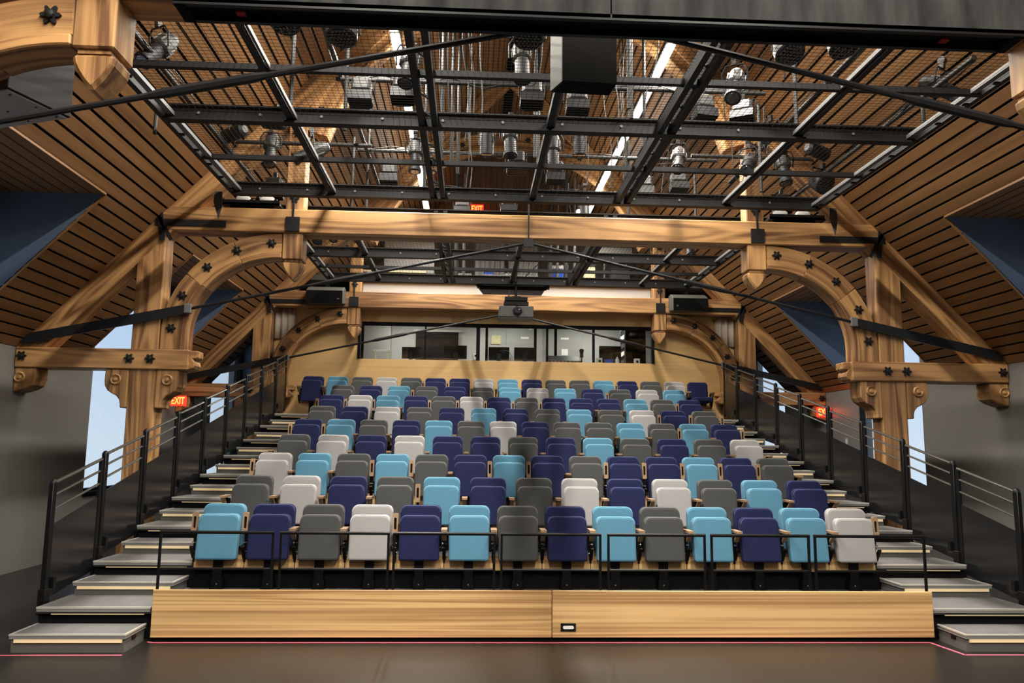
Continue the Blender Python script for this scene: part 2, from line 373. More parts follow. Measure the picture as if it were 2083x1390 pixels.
# ---- roof: dark boarding, and every ceiling plank on its own
NRM = math.sqrt(1+SL*SL)
def slope_pts(s, qa, qb, y0, y1, t0, t1):
    vs, gs = [], []
    for t in (t0, t1):
        for q, y in ((qa, y0), (qb, y0), (qb, y1), (qa, y1)):
            x = XW - q/NRM; n = (s*SL/NRM, 1/NRM)
            vs.append((s*x + n[0]*t, y, 2.95 + q*SL/NRM + n[1]*t)); gs.append((y, q, t))
    return vs, gs
QD, QT = (XW-XD)*NRM, XW*NRM
LOWSEG = [(Y0, -1.8), (1.0, 4.0), (6.8, 9.8), (12.6, Y1)]
m = MB()
for s in (-1, 1):
    vs, gs = slope_pts(s, QD, QT+0.1, Y0, Y1+0.2, 0.03, 0.09); m._add(vs, MB.BOXF, gs)
    for y0, y1 in LOWSEG:
        vs, gs = slope_pts(s, -0.35, QD, y0+(0.03 if y0 > Y0 else 0), y1-(0.03 if y1 < Y1 else 0), 0.03, 0.09); m._add(vs, MB.BOXF, gs)
    for y0, y1 in DORM:
        a, b = sorted((s*(XD+0.03), s*(XW+0.25))); m.box(a, b, y0-0.1, y1+0.1, ZD+0.03, ZD+0.09)
ceil = m.build('ceiling', M_BLACKMATTE); tag(ceil, 'steep gabled ceiling of brown timber planks with dark gaps', 'ceiling', kind='structure')
PW = 0.157; NLOW = 15; NALL = int(QT/PW)
for s in (-1, 1):
    meshes = {}
    def plank_mesh(key, y0, y1):
        if key not in meshes:
            vs, gs = slope_pts(s, 0.0155, PW-0.0155, y0, y1, 0.0, 0.02); b = MB(); b._add(vs, MB.BOXF, gs); me = b.mesh('plank', M_PLANK); fix_normals(me); meshes[key] = me
        return meshes[key]
    for i in range(NALL):
        d = (-s*i*PW/NRM, 0, i*PW*SL/NRM)
        if i < NLOW:
            for k, (y0, y1) in enumerate(LOWSEG[:3]): inst('plank', plank_mesh(k, y0, y1), ceil, d)
        else: inst('plank', plank_mesh('full', Y0, Y1), ceil, d)
    for k, (y0, y1) in enumerate(DORM[:2]):
        b = MB(); x0, x1 = sorted((s*(XD+0.011), s*(XD+PW-0.011))); b.box(x0, x1, y0, y1, ZD, ZD+0.02, 'y'); me = b.mesh('plank', M_PLANK)
        for i in range(10): inst('plank', me, ceil, (s*i*PW, 0, 0))
# dormer cheeks and the trim along the cut edge of the slope
for s in (-1, 1):
    for k, (y0, y1) in enumerate(DORM):
        for w, (ya, yb, yt) in enumerate(((y0-0.06, y0, y0-0.008), (y1, y1+0.06, y1+0.008))):
            poly = [(s*XD, ZD+0.03), (s*(XW+0.02), ZD+0.03), (s*(XW+0.02), 2.93)]
            o = MB().prism(poly if s > 0 else poly[::-1], 'xz', ya, yb).build('wall_dormer', M_NAVY)
            tag(o, '%s navy triangular cheek of the %s dormer on the %s' % (['front', 'rear'][w], ['near', 'middle', 'far'][k], SIDE[s]), 'wall', kind='structure')
            MB().bar((s*(XW-0.01), yt, zroof(XW-0.01)-0.008), (s*XD, yt, ZD-0.008), 0.022, 0.020).build('edge_trim', M_PLANK, o)
        a, b = sorted((s*(XD-0.012), s*(XD+0.012))); MB().box(a, b, y0, y1, ZD-0.012, ZD+0.12, 'y').build('soffit_trim', M_PLANK, o)

# ---- oak back wall with the control-room window
m = MB()
ZW0, ZW1, XWB = 3.56, 4.36, 3.19
m.box(-4.95, -XWB, YB, YB+0.12, 0, 4.96); m.box(XWB, 4.95, YB, YB+0.12, 0, 4.96)
m.box(-XWB, XWB, YB, YB+0.12, 0, ZW0); m.box(-XWB, XWB, YB, YB+0.12, ZW1, 4.90)
wb = m.build('wall_back', M_OAKWALL); tag(wb, 'pale oak veneered back wall around the control room window', 'wall', kind='structure')
for s in (-1, 1):
    a, b = sorted((s*4.83, s*4.95)); o = MB().box(a, b, YB+0.12, Y1, 0, 5.05).build('wall_booth_'+SIDE[s], M_WALL)
    tag(o, 'grey %s side wall of the control room block' % SIDE[s], 'wall', kind='structure')
# gable end with upright planks
m = MB()
m.box(-XW-0.25, XW+0.25, Y1+0.03, Y1+0.25, 0, 3.0); m.box(-5.6, 5.6, Y1+0.03, Y1+0.25, 3.0, 5.2)
m.prism([(-XW-0.25, 3.0), (XW+0.25, 3.0), (0, RIDGE+0.4)], 'xz', Y1+0.03, Y1+0.25)
gab = m.build('wall_gable', M_WALL); tag(gab, 'far gable end wall clad in upright timber planks', 'wall', kind='structure')
for i in range(-30, 30):
    x0, x1 = i*PW+0.011, (i+1)*PW-0.011
    z0 = 7.35; za, zb = zroof(x0)-0.02, zroof(x1)-0.02
    if min(za, zb) < z0+0.15: continue
    b = MB(); b.prism([(x0, z0), (x1, z0), (x1, zb), (x0, za)], 'xz', Y1, Y1+0.02, grain=1)
    b.build('plank', M_PLANK, gab)
o = MB().box(-4.9, 4.9, Y1-0.02, Y1+0.02, 5.2, 7.35).build('wall_gallery', M_BOOTHWALL); tag(o, 'grey lower wall at the back of the upper gallery', 'wall', kind='structure')

# ================================================================== TIMBER TRUSSES
def star_mesh():
    m = MB(); pts = []
    for k in range(36):
        a = 2*math.pi*k/36; r = 0.053+0.017*math.cos(6*a)
        pts.append((r*math.cos(a), r*math.sin(a)))
    m.prism(pts, 'xz', -0.018, 0.0); m.lathe([(0.032, 0), (0.030, 0.022), (0.012, 0.03)], (0, -0.015, 0), (0, -1, 0), 8)
    me = m.mesh('bolt_washer', M_IRON); fix_normals(me); return me
STAR = star_mesh()
def rosette_mesh():
    m = MB(); m.lathe([(0.075, 0.0), (0.075, 0.012), (0.062, 0.026), (0.045, 0.012), (0.030, 0.010), (0.022, 0.03), (0.006, 0.034)], (0, 0, 0), (0, -1, 0), 16)
    me = m.mesh('rosette', M_TIMBER); fix_normals(me); return me
ROS = rosette_mesh()
def ell(cx, cz, a, b, t): return (cx + a*math.cos(t), cz + b*math.sin(t))
def truss(Y, label):
    T = thing('timber_truss', label, 'truss', (0, Y, 0), 'hammer beam timber trusses')
    def part(mb, name, m=M_TIMBER, bev=0.012, par=None):
        o = mb.build(name, m, par or T, bevel=bev); return o
    def stars(pts, y):
        for x, z in pts: inst('bolt_washer', STAR, T, (x, y, z))
    part(MB().box(-5.02, 5.02, Y-0.17, Y+0.17, 4.60, 4.935), 'tie_beam')
    rod_mid = (0, Y-0.2, 4.53)
    part(MB().cbox((0, Y-0.2, 4.53), (0.14, 0.05, 0.12)).cyl((0, Y-0.2, 4.5), (0, Y-0.2, 5.3), 0.012), 'rod_hub', M_IRON, 0)
    for s in (-1, 1):
        def X(v): return s*v
        def box(x0, x1, y0, y1, z0, z1, g): a, b = sorted((s*x0, s*x1)); return MB().box(a, b, y0, y1, z0, z1, g)
        part(box(4.95, 5.31, Y-0.15, Y+0.15, 0, 4.60, 'z'), 'post')
        part(box(4.53, XW-0.004, Y-0.19, Y+0.19, 2.685, 2.955, 'x'), 'hammer_beam')
        # carved beam end
        e = MB(); poly = [(4.55, 2.95), (4.44, 2.95), (4.44, 2.85), (4.50, 2.84), (4.47, 2.80), (4.46, 2.75), (4.48, 2.71), (4.55, 2.685)]
        e.prism([(X(x), z) for x, z in (poly if s > 0 else poly[::-1])], 'xz', Y-0.13, Y+0.13); part(e, 'carved_end')
        # corbels under the hammer beam
        prof = [(0, 2.685), (0.30, 2.685), (0.305, 2.52), (0.295, 2.46), (0.26, 2.40), (0.20, 2.36), (0.14, 2.33), (0.10, 2.28), (0.085, 2.22), (0.085, 2.17), (0, 2.17)]
        for base, d in ((5.31, 1), (4.95, -1)):
            p = [(X(base+d*x), z) for x, z in prof]
            c = part(MB().prism(p, 'xz', Y-0.16, Y+0.16, grain=1), 'corbel')
            inst('rosette', ROS, c, (X(base+d*0.155), Y-0.16-parent_loc(c).y, 2.545))
        pw = [(XW, 2.685), (XW-0.27, 2.685), (XW-0.28, 2.56), (XW-0.25, 2.46), (XW-0.17, 2.41), (XW-0.05, 2.37), (XW, 2.36)]
        c = part(MB().prism([(X(x), z) for x, z in pw], 'xz', Y-0.16, Y+0.16, grain=1), 'corbel')
        inst('rosette', ROS, c, (X(XW-0.075), Y-0.16-parent_loc(c).y, 2.555))
        # lower arch brace: three segments, with a lighter moulding inside
        def arch(t): return ell(X(3.39), 3.17, -s*-1.42, 1.29, t)
        cuts = [(0.0, 0.62), (0.62, 1.13), (1.13, math.pi/2)]
        for k, (t0, t1) in enumerate(cuts):
            path = [(X(3.39)+s*1.42*math.cos(t0+(t1-t0)*j/7), 3.17+1.29*math.sin(t0+(t1-t0)*j/7)) for j in range(8)]
            if k == 0: path = [(path[0][0], 2.957), (path[0][0], 3.07)] + path
            part(MB().band(path, 0.27, Y-0.13, Y+0.13), 'arch_segment', bev=0.008)
            ip = [(X(3.39)+s*(1.42-0.17)*math.cos(t0+(t1-t0)*j/7), 3.17+(1.29-0.17)*math.sin(t0+(t1-t0)*j/7)) for j in range(8)]
            if k == 0: ip = [(ip[0][0], 2.957), (ip[0][0], 3.07)] + ip
            part(MB().band(ip, 0.075, Y-0.15, Y+0.15), 'arch_moulding', bev=0.01)
        stars([(X(3.39)+s*1.42*math.cos(t), 3.17+1.29*math.sin(t)) for t in (0.06, 0.42, 0.80, 1.13, 1.47)], Y*0-0.13)
        stars([(X(5.30), 2.825), (X(5.03), 2.825), (X(6.69), 2.835)], -0.19)
        # pendant post with pointed drop
        part(box(3.11, 3.38, Y-0.15, Y+0.15, 4.235, 4.60, 'z'), 'pendant')
        part(box(3.14, 3.35, Y-0.12, Y+0.12, 4.205, 4.235, 'z'), 'pendant_neck', bev=0)
        f = MB(); pr = [(0.135, 4.205), (0.138, 4.175), (0.128, 4.13), (0.10, 4.075), (0.06, 4.015), (0.015, 3.965)]
        left = [(X(3.245)-w, z) for w, z in pr]; right = [(X(3.245)+w, z) for w, z in reversed(pr)]
        f.prism(left+right, 'xz', Y-0.13, Y+0.13, grain=1); part(f, 'pendant_drop', bev=0.025)
        # queen post above the tie beam
        part(box(3.12, 3.37, Y-0.13, Y+0.13, 4.935, zroof(3.25)-0.3, 'z'), 'queen_post')
        stars([(X(3.25), 5.1), (X(3.25), 6.05)], -0.13)
        # principal rafter
        off = 0.15*NRM
        part(MB().bar((X(XW-0.06), Y, zroof(XW-0.06)-off+0.05), (X(0.0), Y, RIDGE-off), 0.326, 0.28, up=(s*SL, 0, 1)), 'rafter')
        # upper arch to the crown
        cu = [(0.32, 0.75), (0.75, 1.16), (1.16, math.pi/2)]
        for t0, t1 in cu:
            path = [(s*3.22*math.cos(t0+(t1-t0)*j/7), 5.0+3.42*math.sin(t0+(t1-t0)*j/7)) for j in range(8)]
            part(MB().band(path, 0.34, Y-0.12, Y+0.12), 'upper_arch_segment', bev=0.008)
        for t0, t1 in cu:
            path = [(s*3.03*math.cos(t0+(t1-t0)*j/7), 5.0+3.23*math.sin(t0+(t1-t0)*j/7)) for j in range(8)]
            part(MB().band(path, 0.06, Y-0.14, Y+0.14), 'upper_arch_moulding', bev=0.008)
        stars([(s*3.22*math.cos(t), 5.0+3.42*math.sin(t)) for t in (0.42, 0.66, 0.86, 1.08, 1.24, 1.45)], -0.12)
        # ironwork: strap on the tie beam, hook, square plate, raking flat bar, rod and turnbuckle
        part(box(4.15, 5.10, Y-0.185, Y-0.17, 4.655, 4.745, 'x'), 'iron_strap', M_IRON, 0)
        part(MB().bar((X(4.98), Y-0.2, 4.44), (X(5.05), Y-0.2, 4.95), 0.02, 0.07, up=(1, 0, 0)).bar((X(5.05), Y-0.2, 4.78), (X(4.86), Y-0.2, 4.45), 0.02, 0.05, up=(1, 0, 0)), 'iron_hook', M_IRON, 0)
        part(MB().cbox((X(3.25), Y-0.18, 4.72), (0.19, 0.03, 0.20)).box(X(3.25)-0.012, X(3.25)+0.012, Y-0.19, Y-0.165, 4.72, 5.3), 'iron_plate', M_IRON, 0)
        part(MB().bar((X(6.70), Y-0.21, 3.05), (X(4.60), Y-0.21, 3.495), 0.03, 0.13), 'raking_bar', M_IRON, 0)
        part(MB().cbox((X(4.57), Y-0.21, 3.505), (0.10, 0.07, 0.13)), 'rod_socket', M_STRUT, 0.01)
        a, b = Vector((X(4.58), Y-0.21, 3.50)), Vector(rod_mid)
        r = part(MB().cyl(a, b, 0.021, 8), 'tie_rod', M_IRON, 0)
        c0, c1 = a.lerp(b, 0.40), a.lerp(b, 0.52)
        part(MB().cyl(c0, c1, 0.034, 8).cyl(a.lerp(b, 0.38), c0, 0.024, 8, 0.034).cyl(c1, a.lerp(b, 0.54), 0.034, 8, 0.024), 'turnbuckle', M_IRON, 0, r)
    return T
truss(TRUSS_Y[0], 'timber truss nearest the camera, its left pendant at the picture corner')
truss(TRUSS_Y[1], 'timber truss in the middle of the hall, spanning above the seating')
truss(TRUSS_Y[2], 'timber truss at the back, against the oak wall')

# ================================================================== HOUSE LIGHTS: long linear pendants along the roof
XL, ZL = 1.86, 7.15
LEN = 2.8
for s in (-1, 1):
    for k in range(8):
        y0 = -12.76 + k*(LEN+0.06); yc = y0 + LEN/2
        t = thing('linear_light', 'glowing linear pendant light on the %s of the ridge, %s from the stage' % (SIDE[s], ORD[k]), 'light', (s*XL, yc, ZL), 'linear pendant lights under the roof')
        MB().box(s*XL-0.07, s*XL+0.07, y0, y0+LEN, ZL, ZL+0.09).build('housing', M_STRUT, t)
        MB().box(s*XL-0.055, s*XL+0.055, y0+0.02, y0+LEN-0.02, ZL-0.03, ZL).build('diffuser', M_LAMP, t)
        for yy in (y0+0.3, y0+LEN-0.3): MB().cyl((s*XL, yy, ZL+0.09), (s*XL, yy, zroof(XL)), 0.006, 5).build('hanger', M_BLACK, t)
        ld = bpy.data.lights.new('lamp', 'AREA'); ld.shape = 'RECTANGLE'; ld.size = 0.11; ld.size_y = LEN-0.04
        ld.energy = STRIP_POWER*(0.55 if k >= 6 else 1.0); ld.color = STRIP_COLOR; ld.spread = STRIP_SPREAD
        lo = bpy.data.objects.new('lamp', ld); COL.objects.link(lo); lo.parent = t; lo.location = (0, 0, -0.035)
        if k >= 3:                                            # added fill lamp aimed up to brighten the ridge planks
            lu = bpy.data.lights.new('ridge_fill', 'AREA'); lu.shape = 'RECTANGLE'; lu.size = 0.11; lu.size_y = LEN-0.04
            lu.energy = STRIP_POWER*0.05; lu.color = STRIP_COLOR
            uo = bpy.data.objects.new('ridge_fill', lu); COL.objects.link(uo); uo.parent = t; uo.location = (0, 0, 0.095); uo.rotation_euler = (math.pi, 0, 0)

# ================================================================== SEATING TIERS AND AISLE STEPS
XA, XB = 3.52, 4.49                     # aisle between seats and guard
TIERN = ['lowest', 'second', 'third', 'fourth', 'fifth', 'sixth', 'seventh', 'eighth', 'top']
for n in range(9):
    y0 = deck_y(n); y1 = deck_y(n+1) if n < 8 else YB-0.04; z = deck_z(n)
    t = thing('seating_tier', '%s tier of the stepped seating, dark deck with silver aisle edge' % TIERN[n], 'seating tier', (0, y0, 0), 'tiers of the stepped seating')
    MB().box(-XB, XB, y0+0.012, min(y1+0.03, YB-0.002), z-0.05, z).build('deck', M_DECK, t)
    MB().box(-XB+0.02, XB-0.02, y0+0.06, y0+0.09, (0 if n == 0 else deck_z(n-1)), z-0.05).build('riser', M_BLACKMATTE, t)
    for s in (-1, 1):
        a, b = sorted((s*XA, s*XB))
        MB().box(a, b, y0+0.02, y1-0.0, z, z+0.004).build('aisle_tread', M_CARPET, t)
        MB().box(a, b, y0, y0+0.03, z-0.010, z+0.006).build('nosing', M_ALU, t)
        MB().box(a+0.002, b-0.002, y0+0.003, y0+0.03, z-0.034, z-0.010).build('nosing_face', M_NOSEFACE, t)
        MB().box(a+0.12, b-0.06, y0+0.02, y0+0.034, z-0.062, z-0.036).build('nosing_strip', M_LED, t)
        k = MB(); x0, x1 = sorted((s*(XB-0.03), s*XB)); k.box(x0, x1, y0+0.05, y1, 0, z-0.05); k.build('side_skirt', M_BLACKMATTE, t)
for s in (-1, 1):
    for n in range(9):
        yt = deck_y(n); z1 = deck_z(n)-0.130; zb = 0 if n == 0 else deck_z(n-1)+0.005
        yf, yk = yt-0.43, yt-0.005
        if n == 8: yf = yt-0.40
        a, b = sorted((s*(XA+0.02), s*(XB-0.02)))
        t = thing('aisle_step', '%s half step from the bottom in the %s aisle' % (ORD[n], SIDE[s]), 'step', ((a+b)/2, yt, zb), 'grey half steps in the %s aisle' % SIDE[s])
        MB().box(a+0.015, b-0.015, yf+0.02, yk, zb, z1-0.036).build('body', M_STEPSIDE, t)
        MB().box(a+0.018, b-0.018, yf+0.02, yk, z1-0.010, z1).build('tread', M_CARPET, t)
        e = MB(); e.box(a, b, yf, yf+0.022, z1-0.010, z1+0.003); e.box(a, a+0.020, yf+0.022, yk, z1-0.010, z1+0.003); e.box(b-0.020, b, yf+0.022, yk, z1-0.010, z1+0.003)
        e.build('edge_trim', M_ALU, t)
        MB().box(a+0.004, b-0.004, yf+0.004, yk, z1-0.036, z1-0.010).build('step_edge', M_NOSEFACE, t)
        MB().box(a+0.04, b-0.03, yf+0.006, yf+0.022, z1-0.066, z1-0.036).build('nosing_strip', M_LED, t)
        if n == 0:
            x = b-0.015 if s < 0 else a+0.015
            MB().cbox((x, yf+0.2, 0.085), (0.012, 0.07, 0.032)).build('vent', M_BLACK, t)

# ---- front fascia of oak with its light, on a recessed plinth
f = thing('front_fascia', 'long oak fascia board across the foot of the seating', 'fascia', (0, -1.1, 0))
MB().box(-3.49, -0.003, -1.125, -1.095, 0.035, 0.437).build('oak_panel', M_OAK, f, bevel=0.003)
MB().box(0.003, 3.49, -1.125, -1.095, 0.035, 0.437).build('oak_panel', M_OAK, f, bevel=0.003)
MB().box(-3.47, 3.47, -1.095, -1.06, 0.0, 0.42).build('plinth', M_BLACKMATTE, f)
lb = MB().cbox((0.145, -1.128, 0.125), (0.135, 0.012, 0.066)).build('light_plate', M_BLACKMATTE, f)
g = MB(); pts = []
for k in range(16):
    an = 2*math.pi*k/16; pts.append((0.145+(0.035 if math.cos(an) > 0 else -0.035)+0.014*math.cos(an), 0.125+0.014*math.sin(an)))
g.prism(pts, 'xz', -1.140, -1.134).build('light_lens', M_PAPER, lb)

# ---- front guard frames
FX = [(-3.47, -2.49), (-2.42, -1.47), (-1.42, -0.52), (-0.455, 0.44), (0.515, 1.40), (1.465, 2.37), (2.43, 3.46)]
for k, (a, b) in enumerate(FX):
    t = thing('front_guard', '%s black guard frame from the left along the front row' % ORD[k], 'guard rail', (a, -1.1, 0.437), 'black guard frames in front of the first row')
    zt = 0.925; zl = 0.612; y = -1.085
    for x in (a, b): MB().box(x-0.010, x+0.010, y-0.010, y+0.010, 0.3, zt-0.008).build('post', M_BLACK, t)
    MB().cyl((a-0.010, y, zt), (b+0.010, y, zt), 0.0145, 10).build('top_rail', M_BLACK, t)
    MB().cyl((a, y, zl), (b, y, zl), 0.010, 8).build('lower_rail', M_BLACK, t)

# ---- side guards, one per tier
for s in (-1, 1):
    for n in range(9):
        x = s*4.555; y0 = -0.845+PITCH*n; y1 = y0+0.93; zb = deck_z(n)-0.10; zt = deck_z(n)+1.075; dz = 0.205
        if n == 8: y1 = y0 + 0.80
        t = thing('side_guard', '%s guard panel from the front, beside the %s aisle' % (ORD[n], SIDE[s]), 'guard rail', (x, y0, deck_z(n)), 'black stepped guards beside the aisles')
        MB().box(x-0.022, x+0.022, y0-0.035, y0+0.035, zb, zt-0.02).lathe([(0.036, 0), (0.034, 0.02), (0.022, 0.04), (0.005, 0.05)], (x, y0, zt-0.03), (0, 0, 1), 10).build('front_post', M_BLACK, t, bevel=0.004)
        MB().box(x-0.03, x+0.03, y0-0.05, y0+0.05, zb, deck_z(n)+0.12).build('post_sleeve', M_BLACK, t, bevel=0.004)
        MB().box(x-0.012, x+0.012, y1-0.03, y1+0.03, zb+0.2, zt+dz-0.03).build('rear_post', M_BLACK, t)
        for k, h in enumerate((0.02, 0.135, 0.265)):
            MB().cyl((x, y0, zt-h), (x, y1, zt-h+dz), 0.0125 if k else 0.016, 8).build('rail', M_RAIL, t)
        p = [(y0+0.03, zb+0.12), (y1-0.02, zb+0.25), (y1-0.02, zt-0.40+dz), (y0+0.03, zt-0.40)]
        MB().prism(p, 'yz', x-0.006, x+0.006).build('panel', M_PANEL, t)
        MB().cbox((x-s*0.03, y0+0.09, deck_z(n)+0.16), (0.03, 0.05, 0.10)).build('latch', M_BLACK, t)

# ================================================================== THEATRE CHAIRS
def rounded(w, z0, z1, rt, rb, n=5):
    pts = []
    for cx, cz, r, a0 in ((w/2-rb, z0+rb, rb, -90), (w/2-rt, z1-rt, rt, 0), (-w/2+rt, z1-rt, rt, 90), (-w/2+rb, z0+rb, rb, 180)):
        for k in range(n+1):
            a = math.radians(a0+90.0*k/n); pts.append((cx+r*math.cos(a), cz+r*math.sin(a)))
    return pts
def cushion(w, z0, z1, rt, rb, th, tilt, y, name, material):
    """a padded slab: rounded outline, soft edges; 'tilt' = backward lean of the top"""
    m = MB(); rings = [(0.020, 0.0, 0.0), (0.006, 0.006, 0.0), (0.0, 0.020, 0.0), (0.0, th-0.014, 0.0), (0.006, th-0.004, 0.0), (0.024, th, 0.0)]
    base = rounded(w, z0, z1, rt, rb); n = len(base); zc = (z0+z1)/2
    vs, fs = [], []
    for ins, t, _ in rings:
        for x, z in base:
            k = 1-2*ins/w; xx = x*k; zz = zc+(z-zc)*(1-2*ins/(z1-z0))
            vs.append((xx, y+t+(zz-z0)*tilt, zz))
    for j in range(len(rings)-1):
        for k in range(n): fs.append((j*n+k, j*n+(k+1) % n, (j+1)*n+(k+1) % n, (j+1)*n+k))
    # slightly domed front and back
    for j in (0, len(rings)-1):
        c = len(vs); vs.append((0, y+rings[j][1]+(-0.006 if j == 0 else 0.004)+(zc-z0)*tilt, zc))
        for k in range(n): fs.append((j*n+k, j*n+(k+1) % n, c))
    m._add(vs, fs, None, True); me = m.mesh(name, material); fix_normals(me)
    return me
BACK = {c: cushion(0.425, 0.40, 0.825, 0.065, 0.03, 0.075, 0.13, -0.055, 'backrest', FAB[c]) for c in FAB}
SEAT = {c: cushion(0.405, 0.295, 0.735, 0.06, 0.022, 0.085, 0.17, -0.24, 'seat', FAB[c]) for c in FAB}
def piping(w, z0, z1, rt, rb, tilt, y, c, r=0.0042):
    pts = [p for p in rounded(w-0.014, z0+0.006, z1-0.006, rt, rb) if p[1] > z0+(z1-z0)*0.45]
    m = MB(); m.tube([(x, y+0.007+(z-z0)*tilt, z) for x, z in pts], r, 5); me = m.mesh('piping', PIPEMAT[c]); fix_normals(me); return me
def seat_down(c):
    m = cushion(0.405, 0.0, 0.43, 0.06, 0.03, 0.085, 0.0, 0.0, 'seat', FAB[c])
    for v in m.vertices: x, y, z = v.co; v.co = (x, -0.03-z, 0.46-y+z*0.06)
    fix_normals(m); return m
def simple(mb, name, material): me = mb.mesh(name, material); fix_normals(me); return me
SHELL = simple(MB().box(-0.195, 0.195, 0.0, 0.018, 0.30, 0.72, 'z'), 'back_shell', M_BEECH)
KICK = {w: simple(MB().box(-w/2+0.004, w/2-0.004, -0.094, -0.076, 0.185, 0.325, 'x'), 'kick_panel', M_OAK) for w in (0.5, 0.5385)}
PIPEMAT = {'T': mat('teal_piping', (0.20, 0.42, 0.55), 0.8), 'N': mat('navy_piping', (0.07, 0.08, 0.20), 0.8), 'G': mat('grey_piping', (0.17, 0.175, 0.17), 0.8), 'W': mat('pale_piping', (0.60, 0.59, 0.57), 0.8)}
PED = simple(MB().box(-0.045, 0.045, -0.135, -0.098, 0.0, 0.31).box(-0.06, 0.06, -0.17, -0.04, 0, 0.02).box(-0.055, 0.055, -0.13, -0.04, 0.02, 0.10), 'pedestal', M_BLACK)
PBOLT = simple(MB().lathe([(0.008, 0), (0.008, 0.006)], (0, -0.131, 0.05), (0, -1, 0), 8), 'bolt', M_CHROME)
BEAM = {w: simple(MB().box(-w/2, w/2, -0.062, -0.025, 0.265, 0.32), 'beam', M_BLACK) for w in (0.5, 0.5385)}
ASUP = simple(MB().box(-0.011, 0.011, -0.10, 0.0, 0.26, 0.57).bar((0, -0.10, 0.30), (0, -0.19, 0.42), 0.018, 0.035, up=(1, 0, 0)), 'arm_support', M_BLACK)
ABOLT = simple(MB().cyl((-0.022, -0.11, 0.45), (0.022, -0.11, 0.45), 0.008, 6).cyl((-0.022, -0.10, 0.36), (0.022, -0.10, 0.36), 0.007, 6), 'bolt', M_CHROME)
def arm_board(w, l, slot):
    """flat paddle in the xz plane with a long slot, lying from z=0 up to l"""
    m = MB(); out = rounded(w, 0, l, 0.012, 0.012, 3); inn = rounded(w*0.46, slot[0], slot[1], w*0.229, w*0.229, 3); n = len(out)
    vs = [(x, -0.014, z) for x, z in out] + [(x, -0.014, z) for x, z in inn] + [(x, 0.014, z) for x, z in out] + [(x, 0.014, z) for x, z in inn]
    fs = []
    for k in range(n):
        j = (k+1) % n
        fs += [(k, j, n+j, n+k), (2*n+k, 3*n+k, 3*n+j, 2*n+j), (k, 2*n+k, 2*n+j, j), (n+k, n+j, 3*n+j, 3*n+k)]
    gs = [(v[2], v[0], v[1]) for v in vs]
    m._add(vs, fs, gs); return m
_b = arm_board(0.056, 0.205, (0.045, 0.165))
ARM_UP = MB(); ARM_UP.V = [(x, y-0.135+z*0.13, z+0.545) for x, y, z in _b.V]; ARM_UP.F, ARM_UP.G, ARM_UP.S = _b.F, _b.G, _b.S
ARM_UP = simple(ARM_UP, 'armrest', M_BEECH)
SLOT_UP = simple(MB().box(-0.015, 0.015, -0.118, -0.108, 0.585, 0.715), 'arm_slot', M_BLACKMATTE)
# lowered arm: flat board with a bent front bracket
ARM_DOWN = MB().box(-0.030, 0.030, -0.285, -0.05, 0.585, 0.608, 'y')
ARM_DOWN.prism([(-0.285, 0.590), (-0.262, 0.590), (-0.165, 0.515), (-0.165, 0.487)], 'yz', -0.022, 0.022)
ARM_DOWN = simple(ARM_DOWN, 'armrest', M_BEECH)
SLOT_DN = simple(MB().prism([(-0.255, 0.584), (-0.10, 0.584), (-0.10, 0.50), (-0.16, 0.52)], 'yz', -0.010, 0.010), 'arm_slot', M_BLACKMATTE)
ROWS = ['TNGWNTGNTGTNTW', 'GWNGTNGWNWGTN', 'WTGTGNTNGNNTNG', 'GWNWNNGNTGNGW', 'NTGNTGWNGGTGTN', 'GNWGNTNGTGWNG', 'NWTNGWNGNNNTGN', 'GNTGNGTWTNGWT', 'NTGWGNNWTNGGTNGWN']
UP = [{0, 1, 4, 14}, {4}, {0, 3, 4, 6, 7, 9, 10, 11, 12, 13}, set(), {0, 1, 12, 14}, {11, 12, 13}, {0, 1, 2, 4, 5, 6, 7, 8, 13}, {3, 10}, {5, 6, 13}]
PB = {c: piping(0.425, 0.40, 0.825, 0.065, 0.03, 0.13, -0.055, c) for c in FAB}
PS = {c: piping(0.405, 0.295, 0.735, 0.06, 0.022, 0.17, -0.24, c) for c in FAB}
CNAME = {'T': 'teal', 'N': 'navy blue', 'G': 'charcoal grey', 'W': 'pale grey'}
RNAME = ['front row', 'second row', 'third row', 'fourth row', 'fifth row', 'sixth row', 'seventh row', 'eighth row', 'back row']
for r, row in enumerate(ROWS):
    N = len(row); sp = 0.5 if N != 13 else 7.0/13
    for i, c in enumerate(row):
        x = (i-(N-1)/2)*sp
        last = (r == 8 and i == N-1)
        lab = '%s tip-up theatre chair, %s from the left in the %s' % (CNAME[c], ORD[i], RNAME[r])
        if last: lab = 'navy blue theatre chair with seat folded down, right end of back row'
        t = thing('theatre_chair', lab, 'chair', (x, PITCH*r, deck_z(r)), 'chairs in the %s' % RNAME[r])
        bk = inst('backrest', BACK[c], t); inst('piping', PB[c], bk)
        st = inst('seat', seat_down(c) if last else SEAT[c], t)
        if not last: inst('piping', PS[c], st)
        inst('back_shell', SHELL, t, (0, 0.035, 0)); inst('kick_panel', KICK[0.5 if N != 13 else 0.5385], t)
        p = inst('pedestal', PED, t); inst('bolt', PBOLT, p); inst('beam', BEAM[0.5 if N != 13 else 0.5385], t)
        arms = [(i+1, sp/2)] + ([(0, -sp/2)] if i == 0 else [])
        for b, ax in arms:
            su = inst('arm_support', ASUP, t, (ax, 0, 0))
            if r < 4: inst('bolt', ABOLT, su)
            up = b in UP[r]
            a = inst('armrest', ARM_UP if up else ARM_DOWN, t, (ax, 0, 0)); inst('arm_slot', SLOT_UP if up else SLOT_DN, a)
